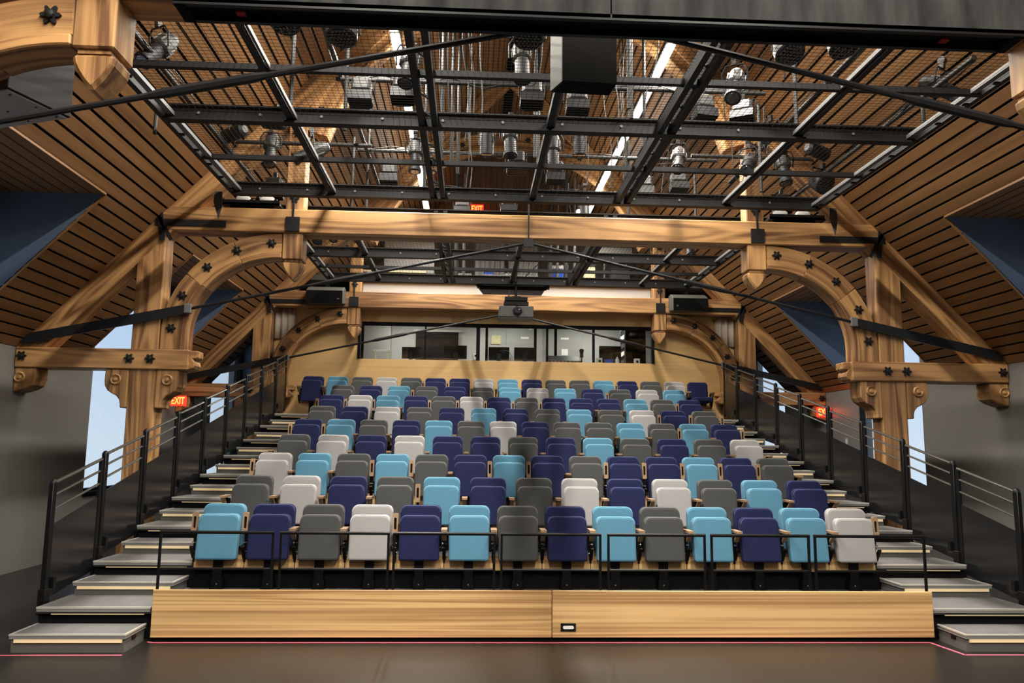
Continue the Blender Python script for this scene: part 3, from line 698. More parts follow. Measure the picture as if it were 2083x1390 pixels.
# floor tape
def tape(pts, label):
    m = MB()
    for a, b in zip(pts, pts[1:]): m.bar((*a, 0.002), (*b, 0.002), 0.022, 0.003)
    tag(m.build('floor_tape', M_TAPE), label, 'tape')
tape([(-4.56, -1.52), (-4.5, -1.58), (-3.53, -1.58)], 'short pink tape line on the floor before the left step')
tape([(-3.50, -1.13), (-3.45, -1.16), (3.42, -1.17), (3.47, -1.60), (4.6, -1.61)], 'long pink tape line on the floor along the fascia to the right step')

# ================================================================== LIGHTING GRID
ZG = 5.0
def grid(label, xe, ys, ytypes, xin, y_from, y_to):
    t = thing('lighting_grid', label, 'lighting grid', (0, (y_from+y_to)/2, ZG), 'steel lighting grids')
    for s in (-1, 1):                                        # twin edge channels
        MB().box(min(s*xe, s*(xe+0.055)), max(s*xe, s*(xe+0.055)), y_from, y_to, ZG, ZG+0.09).build('edge_channel', M_GRID, t)
        MB().box(min(s*(xe-0.11), s*(xe-0.05)), max(s*(xe-0.11), s*(xe-0.05)), y_from, y_to, ZG+0.01, ZG+0.05).build('edge_channel', M_STRUT, t)
        k = 0; y = y_from+0.2
        while y < y_to-0.1:
            MB().cbox((s*(xe-0.025), y, ZG-0.005), (0.05, 0.03, 0.02)).build('bolt_plate', M_BLACK, t); y += 0.45
    for x in xin:
        if abs(abs(x)-1.24) < 0.05:                          # doubled channel truss
            for d in (-0.075, 0.06): MB().box(x+d-0.03, x+d+0.03, y_from, y_to, ZG-0.03, ZG+0.10).build('main_channel', M_GRID, t)
            y = y_from+0.15; z = MB()
            while y < y_to-0.3:
                z = MB(); z.bar((x-0.05, y, ZG+0.06), (x+0.04, y+0.14, ZG+0.06), 0.018, 0.02); z.build('lacing_bar', M_STRUT, t); y += 0.42
        else:
            MB().box(x-0.028, x+0.028, y_from, y_to, ZG-0.01, ZG+0.06).build('runner', M_GRID, t)
            MB().box(x-0.05*(1 if x > 0 else -1)-0.012, x-0.05*(1 if x > 0 else -1)+0.012, y_from, y_to, ZG+0.01, ZG+0.05).build('runner_lip', M_STRUT, t)
    for y, k in zip(ys, ytypes):
        if k == 'I':
            MB().box(-xe, xe, y-0.012, y+0.012, ZG-0.02, ZG+0.11).box(-xe, xe, y-0.055, y+0.055, ZG-0.04, ZG-0.02).box(-xe, xe, y-0.055, y+0.055, ZG+0.11, ZG+0.125).build('cross_beam', M_GRID, t)
            x = -xe+0.35
            while x < xe-0.2:
                MB().lathe([(0.016, 0), (0.016, 0.012)], (x, y-0.012, ZG+0.045), (0, -1, 0), 6).build('bolt', M_STRUT, t); x += 0.62
        else:
            MB().box(-xe, xe, y-0.03, y+0.03, ZG, ZG+0.055).build('cross_strut', M_GRID, t)
    # tensioned wire mesh laid over the frame: far too many wires to count
    w = MB(); r = 0.0014; st = 0.058; x = -xe
    while x <= xe: w.box(x-r, x+r, y_from, y_to, ZG+0.060, ZG+0.060+2*r); x += st
    y = y_from
    while y <= y_to: w.box(-xe, xe, y-r, y+r, ZG+0.064, ZG+0.064+2*r); y += st
    o = w.build('wire_mesh', M_WIRE, t, fix=False); o['kind'] = 'stuff'
    return t
grid('black steel lighting grid with wire mesh above the stage', 3.93, [-2.75, -1.63, -0.55, 0.63, 1.83], 'BBIBI', [-2.65, -1.24, 0.0, 1.24, 2.65], -3.0, 1.88)
grid('black steel lighting grid with wire mesh behind the middle truss', 3.62, [2.82, 4.0, 5.15, 6.2, 7.2], 'IBIBI', [-2.65, -1.24, 0.0, 1.24, 2.65], 2.76, 7.25)

# ---- pipes above the grid
def pipe(a, b, label, r=0.027):
    tag(MB().cyl(a, b, r, 10).build('lighting_pipe', M_PIPE), label, 'pipe', 'scaffold pipes above the grid')
PX = [(-2.4, 2.7, 0.45, 5.95, 'front crosswise pipe above the stage grid'), (-2.2, 2.6, 0.75, 6.12, 'thin crosswise pipe just behind the front one'), (-4.2, -2.2, 2.25, 5.85, 'crosswise pipe on the left near the middle truss'), (2.3, 4.3, 2.25, 5.85, 'crosswise pipe on the right near the middle truss'),
      (-2.5, 2.9, 2.95, 6.05, 'crosswise pipe beyond the middle truss'), (-1.6, 2.2, 4.45, 6.0, 'crosswise pipe in the far grid'), (-3.4, 3.4, 6.4, 5.8, 'rearmost crosswise pipe under the roof')]
for x0, x1, y, z, l in PX: pipe((x0, y, z), (x1, y, z), l)
PY = [(-3.92, -1.8, 3.0, 5.45, 'lengthwise pipe along the left edge of the grid'), (-2.35, -1.5, 4.6, 6.0, 'lengthwise pipe left of the ridge'), (3.3, -1.8, 3.6, 5.95, 'lengthwise pipe right of the ridge with cables'), (3.92, -1.6, 3.0, 5.40, 'lengthwise pipe along the right edge of the grid')]
for x, y0, y1, z, l in PY: pipe((x, y0, z), (x, y1, z), l)
HG = [(-4.33, 0.23), (-2.63, -0.69), (-2.19, -0.05), (2.69, -0.43), (4.18, -0.3), (-1.44, 1.97), (-1.17, 0.8), (-1.05, 0.95), (-0.98, 1.25), (0.79, -0.84), (0.86, -0.6), (2.95, 4.33), (-2.6, 3.2), (-2.42, 3.5), (1.55, 3.0), (3.05, 1.6), (1.4, 1.2), (-0.05, 0.6), (0.05, 1.4)]
for i, (x, y) in enumerate(sorted(HG)):
    tag(MB().cyl((x, y, 5.12), (x, y, min(6.35 + 0.9*(i % 3 == 0) + 1.0*(abs(x) < 1.5), zroof(x)-0.08)), 0.022, 8).build('hanger_pipe', M_PIPE), 'upright scaffold pipe in the lighting grid, %s from the left' % ORD[i], 'pipe', 'upright hanger pipes')

# ---- stage lights: three kinds, built once and copied
def fixture_ellipsoidal():
    r = thing('stage_light', 'x', 'stage light')
    MB().lathe([(0.045, -0.24), (0.075, -0.22), (0.085, -0.17), (0.10, -0.12), (0.10, 0.0), (0.082, 0.02)], (0, 0, 0), (0, 1, 0), 14).build('lamp_housing', M_FIXGREY, r)
    for k in range(8):
        a = 2*math.pi*k/8
        MB().bar((0.102*math.cos(a), -0.13, 0.102*math.sin(a)), (0.102*math.cos(a), -0.01, 0.102*math.sin(a)), 0.012, 0.016).build('cooling_fin', M_FIXGREY, r)
    MB().lathe([(0.075, 0.02), (0.075, 0.22), (0.09, 0.23), (0.09, 0.27)], (0, 0, 0), (0, 1, 0), 14).build('lens_tube', M_FIXDARK, r)
    MB().lathe([(0.07, 0), (0.06, 0.012)], (0, 0.268, 0), (0, 1, 0), 14).build('lens', M_LENS, r)
    y = MB(); pts = [(-0.13, 0, 0), (-0.135, 0, 0.14), (-0.09, 0, 0.21), (0.09, 0, 0.21), (0.135, 0, 0.14), (0.13, 0, 0)]; y.tube(pts, 0.010, 6); yk = y.build('yoke', M_FIXDARK, r)
    MB().cbox((0, 0, 0.25), (0.05, 0.05, 0.08)).cyl((-0.03, 0, 0.30), (0.03, 0, 0.30), 0.04, 8).build('clamp', M_FIXGREY, yk)
    return r
def fixture_can():
    r = thing('stage_light', 'x', 'stage light')
    MB().lathe([(0.05, -0.16), (0.085, -0.13), (0.09, 0.0), (0.09, 0.17)], (0, 0, 0), (0, 1, 0), 16).build('can', M_FIXDARK, r)
    MB().lathe([(0.078, 0), (0.05, 0.006)], (0, 0.171, 0), (0, 1, 0), 14).build('lens', M_LENS, r)
    y = MB(); y.tube([(-0.11, 0, 0), (-0.115, 0, 0.15), (0.115, 0, 0.15), (0.11, 0, 0)], 0.009, 6); yk = y.build('yoke', M_FIXDARK, r)
    MB().cbox((0, 0, 0.19), (0.045, 0.05, 0.08)).build('clamp', M_FIXDARK, yk)
    return r
def fixture_flood():
    r = thing('stage_light', 'x', 'stage light')
    MB().box(-0.11, 0.11, -0.16, 0.02, -0.10, 0.10).build('body', M_FIXGREY, r, bevel=0.03)
    poly = [(-0.13, -0.07), (-0.07, -0.12), (0.07, -0.12), (0.13, -0.07), (0.13, 0.10), (-0.13, 0.10)]
    MB().prism(poly, 'xz', 0.02, 0.13).build('hood', M_FIXDARK, r)
    for k in range(4): MB().box(-0.125, 0.125, 0.131, 0.141, -0.085+k*0.045, -0.06+k*0.045).build('louvre', M_BLACK, r)
    y = MB(); y.tube([(-0.14, -0.06, 0), (-0.145, -0.06, 0.16), (0.145, -0.06, 0.16), (0.14, -0.06, 0)], 0.010, 6); yk = y.build('yoke', M_FIXDARK, r)
    MB().cbox((0, -0.06, 0.20), (0.05, 0.05, 0.09)).build('clamp', M_FIXGREY, yk)
    return r
def fixture_led():
    r = thing('stage_light', 'x', 'stage light')
    MB().lathe([(0.06, -0.20), (0.13, -0.17), (0.145, -0.05), (0.15, 0.03), (0.135, 0.045)], (0, 0, 0), (0, 1, 0), 18).build('body', M_FIXDARK, r)
    ln = MB()
    for a in range(-3, 4):
        for b in range(-3, 4):
            x, z = a*0.036+(b % 2)*0.018, b*0.032
            if math.hypot(x, z) < 0.115: ln.lathe([(0.015, 0), (0.013, 0.012), (0.004, 0.016)], (x, 0.044, z), (0, 1, 0), 6)
    o = ln.build('lens_cluster', M_LENS, r); o['kind'] = 'stuff'
    y = MB(); y.tube([(-0.165, -0.04, 0), (-0.17, -0.04, 0.2), (0.17, -0.04, 0.2), (0.165, -0.04, 0)], 0.012, 6); yk = y.build('yoke', M_FIXDARK, r)
    MB().cbox((0, -0.04, 0.24), (0.05, 0.06, 0.08)).build('clamp', M_FIXDARK, yk)
    return r
PROTO = {'e': fixture_ellipsoidal(), 'c': fixture_can(), 'b': fixture_flood(), 'p': fixture_led()}
USED = set()
# kind, x, y, z, heading, dip (degrees), label
FX2 = [
 ('e', -3.88, -0.9, 5.55, 150, 50, 'silver ellipsoidal spotlight at the upper left beside the near pendant'),
 ('e', 4.02, -0.9, 5.42, 215, 40, 'silver ellipsoidal spotlight at the far upper right of the grid'),
 ('e', 2.03, -0.43, 5.62, 150, 55, 'silver ellipsoidal spotlight beside the right linear light'),
 ('e', -1.48, -0.45, 5.70, 170, 70, 'silver spotlight below the near end of the left linear light'),
 ('e', -0.3, -0.76, 5.65, 185, 75, 'ribbed spotlight left of the hanging centre speaker'),
 ('b', -0.14, 0.0, 5.62, 180, 80, 'hooded flood hanging left below the centre speaker'),
 ('b', 0.38, 0.06, 5.58, 180, 80, 'hooded flood hanging right below the centre speaker'),
 ('b', -2.04, 0.05, 5.60, 180, 80, 'louvred flood on the front pipe, left end'),
 ('b', -1.56, -0.1, 5.58, 180, 80, 'louvred flood on the front pipe beside the left linear light'),
 ('b', 1.85, 0.14, 5.58, 190, 80, 'louvred flood on the front pipe, right end'),
 ('b', 2.28, 0.05, 5.50, 150, 65, 'louvred hood below the silver spotlight right of centre'),
 ('p', -2.06, -1.17, 5.62, 170, 75, 'round multi-lens wash light under the screen housing on the left'),
 ('p', -2.57, -1.31, 5.66, 170, 70, 'round wash light close to the left end of the screen housing'),
 ('p', 2.33, -1.16, 5.62, 190, 60, 'round multi-lens wash light under the screen housing on the right'),
 ('p', 2.84, -1.25, 5.66, 190, 65, 'round wash light close to the right end of the screen housing'),
 ('p', -0.27, -1.3, 5.60, 180, 75, 'black wash light hidden behind the middle of the housing'),
 ('c', -3.78, 1.31, 5.60, 60, 8, 'black can light pointing sideways above the left grid edge'),
 ('c', -3.25, 1.14, 5.68, 60, -15, 'second black can light above the left grid edge'),
 ('c', 3.71, 1.36, 5.62, 290, 10, 'silver-black can light above the right grid edge'),
 ('c', 2.95, 0.93, 5.66, 130, 35, 'black can light above the right cross beam'),
 ('e', -3.48, 1.87, 5.62, 185, 70, 'ribbed grey spotlight in front of the middle truss, outer left'),
 ('e', -2.94, 1.91, 5.60, 110, 30, 'ribbed grey spotlight in front of the middle truss, inner left'),
 ('e', 3.0, 1.88, 5.62, 150, 40, 'ribbed grey spotlight in front of the middle truss, inner right'),
 ('e', 3.5, 1.93, 5.60, 180, 75, 'ribbed grey spotlight in front of the middle truss, outer right'),
 ('b', -3.67, 2.9, 5.40, 180, 85, 'square black flood low by the left queen post'),
 ('b', 3.92, 3.07, 5.42, 180, 80, 'square black flood low by the right queen post'),
 ('p', 3.98, 1.75, 5.32, 200, 35, 'multi-lens wash light by the right rafter'),
 ('e', -1.58, 2.07, 5.68, 180, 80, 'silver spotlight beside the far part of the left linear light'),
 ('b', -2.0, 2.7, 5.60, 180, 85, 'louvred flood on the short pipe left of the main channel'),
 ('c', -0.61, 1.54, 5.66, 180, 88, 'tall black tubular light left of the ridge'),
 ('c', 0.6, 1.45, 5.66, 180, 88, 'tall black tubular light right of the ridge'),
 ('e', -0.31, 1.52, 5.72, 185, 75, 'ribbed spotlight between the two tubular lights'),
 ('e', 0.28, 1.73, 5.66, 180, 80, 'silver spotlight right beside the centre runner'),
 ('b', -0.2, 1.96, 5.55, 180, 85, 'hooded flood hanging on the centre runner'),
 ('b', 0.38, 2.4, 5.58, 180, 85, 'louvred flood right of the centre runner'),
 ('e', 2.04, 1.96, 5.68, 160, 50, 'silver spotlight right of the double channel'),
 ('b', 2.22, 2.65, 5.58, 180, 80, 'louvred flood right of the double channel'),
 ('b', 1.74, 2.8, 5.55, 180, 80, 'louvred flood just behind the double channel'),
 ('b', -0.96, 4.1, 5.55, 180, 70, 'dark flood left of the upper exit sign'),
 ('b', -0.21, 3.95, 5.55, 180, 70, 'dark flood right of the upper exit sign'),
 ('e', 1.0, 3.85, 5.6, 180, 70, 'spotlight near the small bright bulb on the right'),
 ('c', -4.0, 3.3, 5.22, 180, 60, 'small black can by the left tie beam strap'),
 ('c', 4.0, 3.2, 5.22, 180, 60, 'small black can by the right tie beam strap'),
 ('e', -3.5, 5.4, 5.42, 185, 40, 'spotlight behind the left pendant in the far grid'),
 ('e', -3.15, 5.2, 5.45, 170, 50, 'second spotlight behind the left pendant in the far grid'),
 ('c', -2.75, 5.1, 5.5, 150, 45, 'can light behind the left pendant in the far grid'),
 ('e', 2.95, 5.1, 5.5, 190, 55, 'spotlight behind the right pendant in the far grid'),
 ('e', 3.2, 5.6, 5.4, 170, 50, 'second spotlight behind the right pendant in the far grid')]
for kind, x, y, z, hd, dip, lab in FX2:
    o = PROTO[kind] if kind not in USED else copy_tree(PROTO[kind])
    USED.add(kind)
    o.location = (x, y, z); o.rotation_euler = (math.radians(-dip), 0, math.radians(hd))
    tag(o, lab, 'stage light', 'stage lights in the grid')
    # keep the yoke and clamp upright: hang it from the pipe
    for ch in o.children:
        if ch.name.startswith('yoke'): ch.rotation_euler = (math.radians(dip*0.85), 0, 0)

# ---- cables
def cable(pts, label, r=0.007):
    P = [Vector(p) for p in pts]; out = []
    for i in range(len(P)-1):
        p0, p1, p2, p3 = P[max(i-1, 0)], P[i], P[i+1], P[min(i+2, len(P)-1)]
        for k in range(6):
            t = k/6; out.append(0.5*((2*p1)+(p2-p0)*t+(2*p0-5*p1+4*p2-p3)*t*t+(3*p1-p0-3*p2+p3)*t**3))
    out.append(P[-1])
    tag(MB().tube(out, r, 5).build('cable', CABMAT[random.randint(0, 1)]), label, 'cable', 'cables in the lighting grid')
CABMAT = [mat('grey_cable', (0.045, 0.045, 0.045), 0.5), mat('black_cable', (0.02, 0.02, 0.02), 0.5)]
for x, z0, l in ((-3.92, 5.49, 'run along the left lengthwise pipe'), (-2.35, 6.03, 'run along the pipe left of the ridge'), (3.3, 5.99, 'run along the pipe right of the ridge'), (3.92, 5.44, 'run along the right lengthwise pipe')):
    for k in range(3):
        y = -1.6; pts = []
        while y < 3.4: pts.append((x+random.uniform(-0.06, 0.06), y, z0+random.uniform(-0.07, 0.03))); y += 0.55
        cable(pts, ['left', 'middle', 'right'][k]+' cable of the '+l)
for x0, x1, y, z, l in ((-2.3, 2.6, 0.45, 5.98, 'run along the front crosswise pipe'), (-2.4, 2.8, 2.95, 6.08, 'run beyond the middle truss'), (-1.5, 2.1, 4.45, 6.02, 'run in the far grid')):
    for k in range(2):
        x = x0; pts = []
        while x < x1: pts.append((x, y+random.uniform(-0.05, 0.05), z+random.uniform(-0.10, 0.04))); x += 0.4
        cable(pts, ['near', 'far'][k]+' cable of the '+l)
for i in range(16):
    x = -1.2 + 2.4*i/15 if abs(-1.2+2.4*i/15) > 0.7 else (-1.0 if i < 8 else 0.95)+0.03*i; y = random.uniform(-0.5, 2.6)
    cable([(x, y, 5.15), (x+random.uniform(-.06, .06), y+.02, 5.7), (x+random.uniform(-.1, .1), y, 6.4), (x+random.uniform(-.06, .06), y, 7.4)], 'loose cable hanging upright near the ridge, %s from the left' % ORD[i], 0.008)
for i in range(14):
    q = FX2[(i*3+4) % len(FX2)]; x, y, z = q[1:4]; dx = random.uniform(-.35, .35)
    cable([(x, y, z+0.1), (x+dx*0.3, y+0.1, z-0.22), (x+dx*0.8, y+0.05, z-0.15), (x+dx, y, min(z+0.35, zroof(x+dx)-0.2))], 'looped cable of the '+' '.join(q[6].split()[:11]), 0.006)

# ================================================================== HUNG EQUIPMENT
t = thing('screen_housing', 'long black projection screen housing across the top of the picture', 'screen housing', (0, -3.7, 4.36))
MB().box(-2.62, 0.075, -3.80, -3.785, 4.375, 5.25).build('front_panel', M_DRAPE, t)
MB().box(0.085, 2.78, -3.80, -3.785, 4.375, 5.25).build('front_panel', M_DRAPE, t)
MB().box(-2.62, 2.78, -3.785, -3.58, 4.40, 5.25).build('case', M_BLACKMATTE, t)
MB().box(-2.62, 2.78, -3.80, -3.765, 4.36, 4.40).build('bottom_lip', M_BLACK, t)
MB().box(-2.62, 2.78, -3.61, -3.575, 4.36, 4.42).build('bottom_lip', M_BLACK, t)
for x in (-2.62, 2.70): MB().box(x, x+0.08, -3.79, -3.58, 4.355, 4.42).build('end_cap', M_SPEAKER, t, bevel=0.01)
for x in (-2.25, 2.32):
    MB().cbox((x, -3.645, 4.394), (0.055, 0.05, 0.012)).build('red_tag', M_RED, t)
for x in (-2.5, -1.2, 1.2, 2.6): MB().cyl((x, -3.68, 5.25), (x, -3.68, zroof(x)-0.1), 0.012, 6).build('suspension_rod', M_BLACK, t)

t = thing('centre_speaker', 'black loudspeaker hanging on the centre line below the screen housing', 'speaker', (0.08, -2.6, 4.36))
MB().prism([(-0.125, -2.855), (0.29, -2.835), (0.27, -2.66), (-0.195, -2.68)], 'xy', 4.40, 4.98).build('cabinet', M_SPKTOP, t, bevel=0.004)
MB().prism([(-0.122, -2.875), (0.288, -2.855), (0.288, -2.837), (-0.122, -2.857)], 'xy', 4.40, 4.98).build('grille', M_SPEAKER, t)
MB().prism([(-0.12, -2.85), (0.28, -2.83), (0.26, -2.67), (-0.185, -2.69)], 'xy', 4.392, 4.40).build('base', M_SPEAKER, t)
for x in (-0.08, 0.22): MB().cyl((x, -2.76, 4.98), (x, -2.76, 6.6), 0.008, 6).build('suspension_wire', M_BLACK, t)

for s in (-1, 1):
    x0, x1 = sorted((s*3.42, s*4.17)); xc = (x0+x1)/2
    t = thing('truss_speaker', 'black loudspeaker mounted on the back truss, %s side' % SIDE[s], 'speaker', (xc, 8.0, 4.62), 'speakers on the back truss')
    MB().prism([(7.74, 4.60), (8.12, 4.66), (8.12, 4.97), (7.96, 4.985), (7.72, 4.875)], 'yz', x0, x1).build('cabinet', M_SPKTOP, t, bevel=0.008)
    MB().box(x0+0.01, x1-0.01, 7.705, 7.722, 4.605, 4.865).build('grille', M_SPEAKER, t)
    MB().cbox((x1-0.09 if s < 0 else x0+0.09, 7.70, 4.70), (0.045, 0.008, 0.03)).build('badge', M_STRUT, t)
    MB().box(xc-0.04, xc+0.04, 8.02, 8.13, 4.97, 5.05).build('bracket', M_BLACK, t)
t = thing('projector', 'grey projector hanging on a pole in front of the back truss', 'projector', (0.1, 7.2, 4.27))
MB().box(-0.235, 0.445, 7.02, 7.55, 4.275, 4.50).build('body', M_PROJ, t, bevel=0.012)
MB().box(-0.22, 0.43, 7.04, 7.53, 4.262, 4.275).build('base_plate', M_SPKTOP, t)
l = MB().lathe([(0.10, 0), (0.10, 0.03), (0.085, 0.035)], (0.125, 7.02, 4.40), (0, -1, 0), 6).build('lens_ring', M_BLACK, t)
MB().lathe([(0.06, 0.036), (0.055, 0.05), (0.03, 0.052)], (0.125, 7.02, 4.40), (0, -1, 0), 16).build('lens', M_LENS, l)
MB().box(-0.14, 0.35, 7.1, 7.45, 4.53, 4.60).box(-0.12, 0.33, 7.12, 7.4, 4.63, 4.70).box(0.02, 0.2, 7.15, 7.35, 4.50, 4.72).build('mount_bracket', M_BLACK, t)
MB().cyl((0.1, 7.2, 4.70), (0.1, 7.2, 5.55), 0.028, 10).build('pole', M_BLACK, t)
MB().bar((0.1, 7.2, 4.95), (0.55, 7.2, 5.4), 0.02, 0.02).build('brace', M_BLACK, t)
MB().bar((0.1, 7.2, 4.95), (-0.12, 7.2, 5.3), 0.02, 0.02).build('brace', M_STRUT, t)
t = thing('screen_roller', 'black roller tube under the back edge of the far grid', 'screen roller', (0, 7.32, 4.9))
MB().cyl((-0.62, 7.32, 4.93), (0.72, 7.32, 4.93), 0.05, 12).build('tube', M_BLACKMATTE, t)
for x in (-0.65, 0.75): MB().cbox((x, 7.3, 4.97), (0.06, 0.08, 0.14)).build('end_bracket', M_FIXDARK, t)
t = thing('sheet_metal_box', 'grey sheet-metal equipment box hanging at the upper left corner', 'equipment box', (-4.2, -2.5, 4.2))
P0, e1, e2 = Vector((-4.095, -2.88, 0)), Vector((0.35, 0.937, 0)), Vector((-0.937, 0.35, 0))
def obox(l0, l1, w0, w1, z0, z1):
    c = [P0+e1*a+e2*b for a, b in ((l0, w0), (l1, w0), (l1, w1), (l0, w1))]
    return MB()._add([(v.x, v.y, z) for z in (z0, z1) for v in c], MB.BOXF)
obox(0, 0.55, 0, 0.75, 4.2, 4.85).build('case', M_SHEET, t, bevel=0.006)
obox(0.02, 0.53, 0.02, 0.73, 4.19, 4.2).build('bottom_plate', mat('blue_grey_plate', (0.34, 0.38, 0.44), 0.45), t)
for a in (0.08, 0.3, 0.48):
    for b in (0.07, 0.35): 
        c = P0+e1*a+e2*b; MB().lathe([(0.009, 0), (0.007, 0.006)], (c.x, c.y, 4.19), (0, 0, -1), 8).build('screw', M_BLACK, t)
obox(-0.01, 0.0, 0.1, 0.65, 4.3, 4.8).build('end_grille', M_SPEAKER, t)
c = P0+e1*0.27+e2*0.37; MB().cyl((c.x, c.y, 4.85), (c.x, c.y, zroof(c.x)-0.03), 0.02, 8).build('suspension_rod', M_BLACK, t)
for s in (-1, 1):
    tag(MB().prism([(s*4.10-0.05, 4.98), (s*4.10-0.055, 4.84), (s*4.10+0.02, 4.60), (s*4.10+0.06, 4.80), (s*4.10+0.05, 4.98)], 'xz', 1.78, 1.784).build('hanging_card', M_FIXGREY), 'grey pointed card hanging from the %s grid corner' % SIDE[s], 'card', 'grey hanging cards')
    tr = thing('cable_tray', 'black tray of white canisters on the tie beam, %s side' % SIDE[s], 'tray', (s*3.75, 2.5, 4.94), 'trays on the middle tie beam')
    a, b = sorted((s*3.45, s*4.25)); MB().box(a, b, 2.36, 2.6, 4.99, 5.02).box(a, b, 2.36, 2.37, 4.99, 5.06).build('tray', M_BLACK, tr)
    MB().box(a+0.1, b-0.1, 2.44, 2.52, 4.935, 4.99).build('foot', M_BLACK, tr)
    for k, x in enumerate((3.65, 3.98)):
        cn = thing('canister', 'white canister, %s one in the tray on the %s of the middle tie beam' % (['inner', 'outer'][k], SIDE[s]), 'canister', (s*x, 2.48, 5.02), 'white canisters on the middle tie beam')
        MB().lathe([(0.045, 0), (0.06, 0.02), (0.06, 0.17), (0.045, 0.19)], (s*x-0.095, 2.48, 5.085), (1, 0, 0), 12).build('shell', M_WHITE, cn)
        MB().lathe([(0.028, 0), (0.028, 0.04)], (s*x+0.095, 2.48, 5.085), (1, 0, 0), 8).build('cap', M_BLACK, cn)
b = thing('work_bulb', 'small bare bright bulb in the far grid right of centre', 'light', (0.93, 4.0, 5.55))
MB().lathe([(0.012, -0.045), (0.03, -0.03), (0.04, 0), (0.03, 0.03), (0.012, 0.04)], (0.93, 4.0, 5.52), (0, 0, 1), 12).build('bulb', M_LAMP, b)
MB().cyl((0.93, 4.0, 5.56), (0.93, 4.0, 5.98), 0.012, 6).build('socket', M_FIXDARK, b)

# ---- exit signs
def text_mesh(txt, size, name, material):
    cu = bpy.data.curves.new(name, 'FONT'); cu.body = txt; cu.size = size; cu.extrude = 0.003; cu.align_x = 'CENTER'; cu.align_y = 'CENTER'; cu.offset = size*0.02
    o = bpy.data.objects.new(name, cu); COL.objects.link(o)
    dg = bpy.context.evaluated_depsgraph_get(); me = bpy.data.meshes.new_from_object(o.evaluated_get(dg)); bpy.data.objects.remove(o)
    me.materials.clear(); me.materials.append(material); return me
def exit_sign(loc, w, label, mount):
    t = thing('exit_sign', label, 'sign', loc, 'red illuminated exit signs')
    x, y, z = loc; h = w*0.68
    MB().box(x-w/2, x+w/2, y-0.02, y+0.025, z-h/2, z+h/2).build('sign_box', M_EXITBODY, t, bevel=0.006)
    inst('lettering', text_mesh('EXIT', h*0.78, 'lettering', M_EXITTEXT), t, (0, -0.025, -h*0.02), (math.pi/2, 0, 0)).scale = (0.78, 1.25, 1)
    if mount == 'wall':
        s = -1 if x < 0 else 1
        a, b = sorted((x+s*w/2, s*XW)); MB().box(a, b, y-0.02, y+0.03, z-0.03, z+0.03).build('bracket', M_WHITE, t)
    else: MB().cyl((x, y+0.02, z), (x, Y1, z), 0.02, 8).build('bracket', M_WHITE, t)
exit_sign((-6.53, 7.60, 2.56), 0.30, 'red exit sign on the left wall below the back truss', 'wall')
exit_sign((6.60, 7.85, 2.53), 0.30, 'red exit sign on the right wall behind the guard rail', 'wall')
exit_sign((-0.70, 12.55, 8.16), 0.36, 'red exit sign high on the far gable wall', 'gable')

# ================================================================== UPPER GALLERY behind the back truss
m = MB(); m.box(-4.9, 4.9, 8.46, Y1-0.02, 5.24, 5.36)
o = m.build('floor_gallery', M_WALLDARK); tag(o, 'dark upper gallery floor above the control room', 'floor', kind='structure')
MB().prism([(-3.12, 4.90), (-0.46, 4.90), (-0.72, 5.22), (-3.12, 5.22)], 'xz', 8.47, 8.495).build('front_panel', M_WHITE, o)
MB().prism([(0.66, 4.90), (3.12, 4.90), (3.12, 5.22), (0.86, 5.22)], 'xz', 8.47, 8.495).build('front_panel', M_WHITE, o)
MB().box(-0.9, 1.0, 8.55, 8.58, 4.9, 5.22).build('dark_opening', M_GRID, o)  # dark sheet standing in for the shaded opening between the white panels
MB().box(-3.6, 3.6, 8.40, 8.46, 5.20, 5.40).build('edge_beam', M_GRID, o)
def whiteboard(x0, x1, z0, z1, y, label):
    t = thing('whiteboard', label, 'whiteboard', ((x0+x1)/2, y, z0))
    MB().box(x0, x1, y, y+0.03, z0, z1).build('board', M_WHITE, t)
    MB().box(x0-0.03, x1+0.03, y-0.012, y, z0-0.03, z0).box(x0-0.03, x1+0.03, y-0.012, y, z1, z1+0.03).build('frame', M_STRUT, t)
    for x in (x0+0.15, x1-0.15): MB().box(x-0.02, x+0.02, y+0.03, y+0.06, 5.36, z1).build('leg', M_STRUT, t)
whiteboard(-3.0, -1.75, 6.05, 6.95, 11.2, 'white board on the left of the upper gallery')
whiteboard(2.35, 3.2, 6.45, 6.72, 10.8, 'small white board on the right of the upper gallery')
def bench(x0, x1, y0, y1, h, label, m=M_DOOR):
    t = thing('workbench', label, 'bench', ((x0+x1)/2, (y0+y1)/2, 5.36))
    MB().box(x0, x1, y0, y1, 5.36+h-0.04, 5.36+h).build('top', m, t)
    for x in (x0+0.03, x1-0.03):
        for y in (y0+0.03, y1-0.03): MB().box(x-0.02, x+0.02, y-0.02, y+0.02, 5.36, 5.36+h-0.04).build('leg', M_FIXDARK, t)
bench(-3.3, -1.85, 9.6, 10.3, 0.38, 'low pale workbench on the left of the gallery', M_YELLOW)
bench(-0.55, 0.75, 9.7, 10.4, 0.36, 'low dark workbench in the middle of the gallery')
bench(1.4, 3.2, 9.8, 10.5, 0.34, 'low workbench on the right of the gallery', M_FIXDARK)
def crate(x, y, z, sx, sy, sz, m, label):
    t = thing('storage_crate', label, 'crate', (x, y, z), 'crates in the upper gallery')
    MB().box(x-sx/2, x+sx/2, y-sy/2, y+sy/2, z, z+sz*0.86).build('body', m, t, bevel=0.01)
    MB().box(x-sx/2-0.01, x+sx/2+0.01, y-sy/2-0.01, y+sy/2+0.01, z+sz*0.86, z+sz).build('lid', M_WHITE if m is M_BLUE else M_FIXDARK, t)
crate(-0.40, 10.0, 5.72, 0.22, 0.2, 0.12, M_BLUE, 'small blue crate on the middle gallery bench')
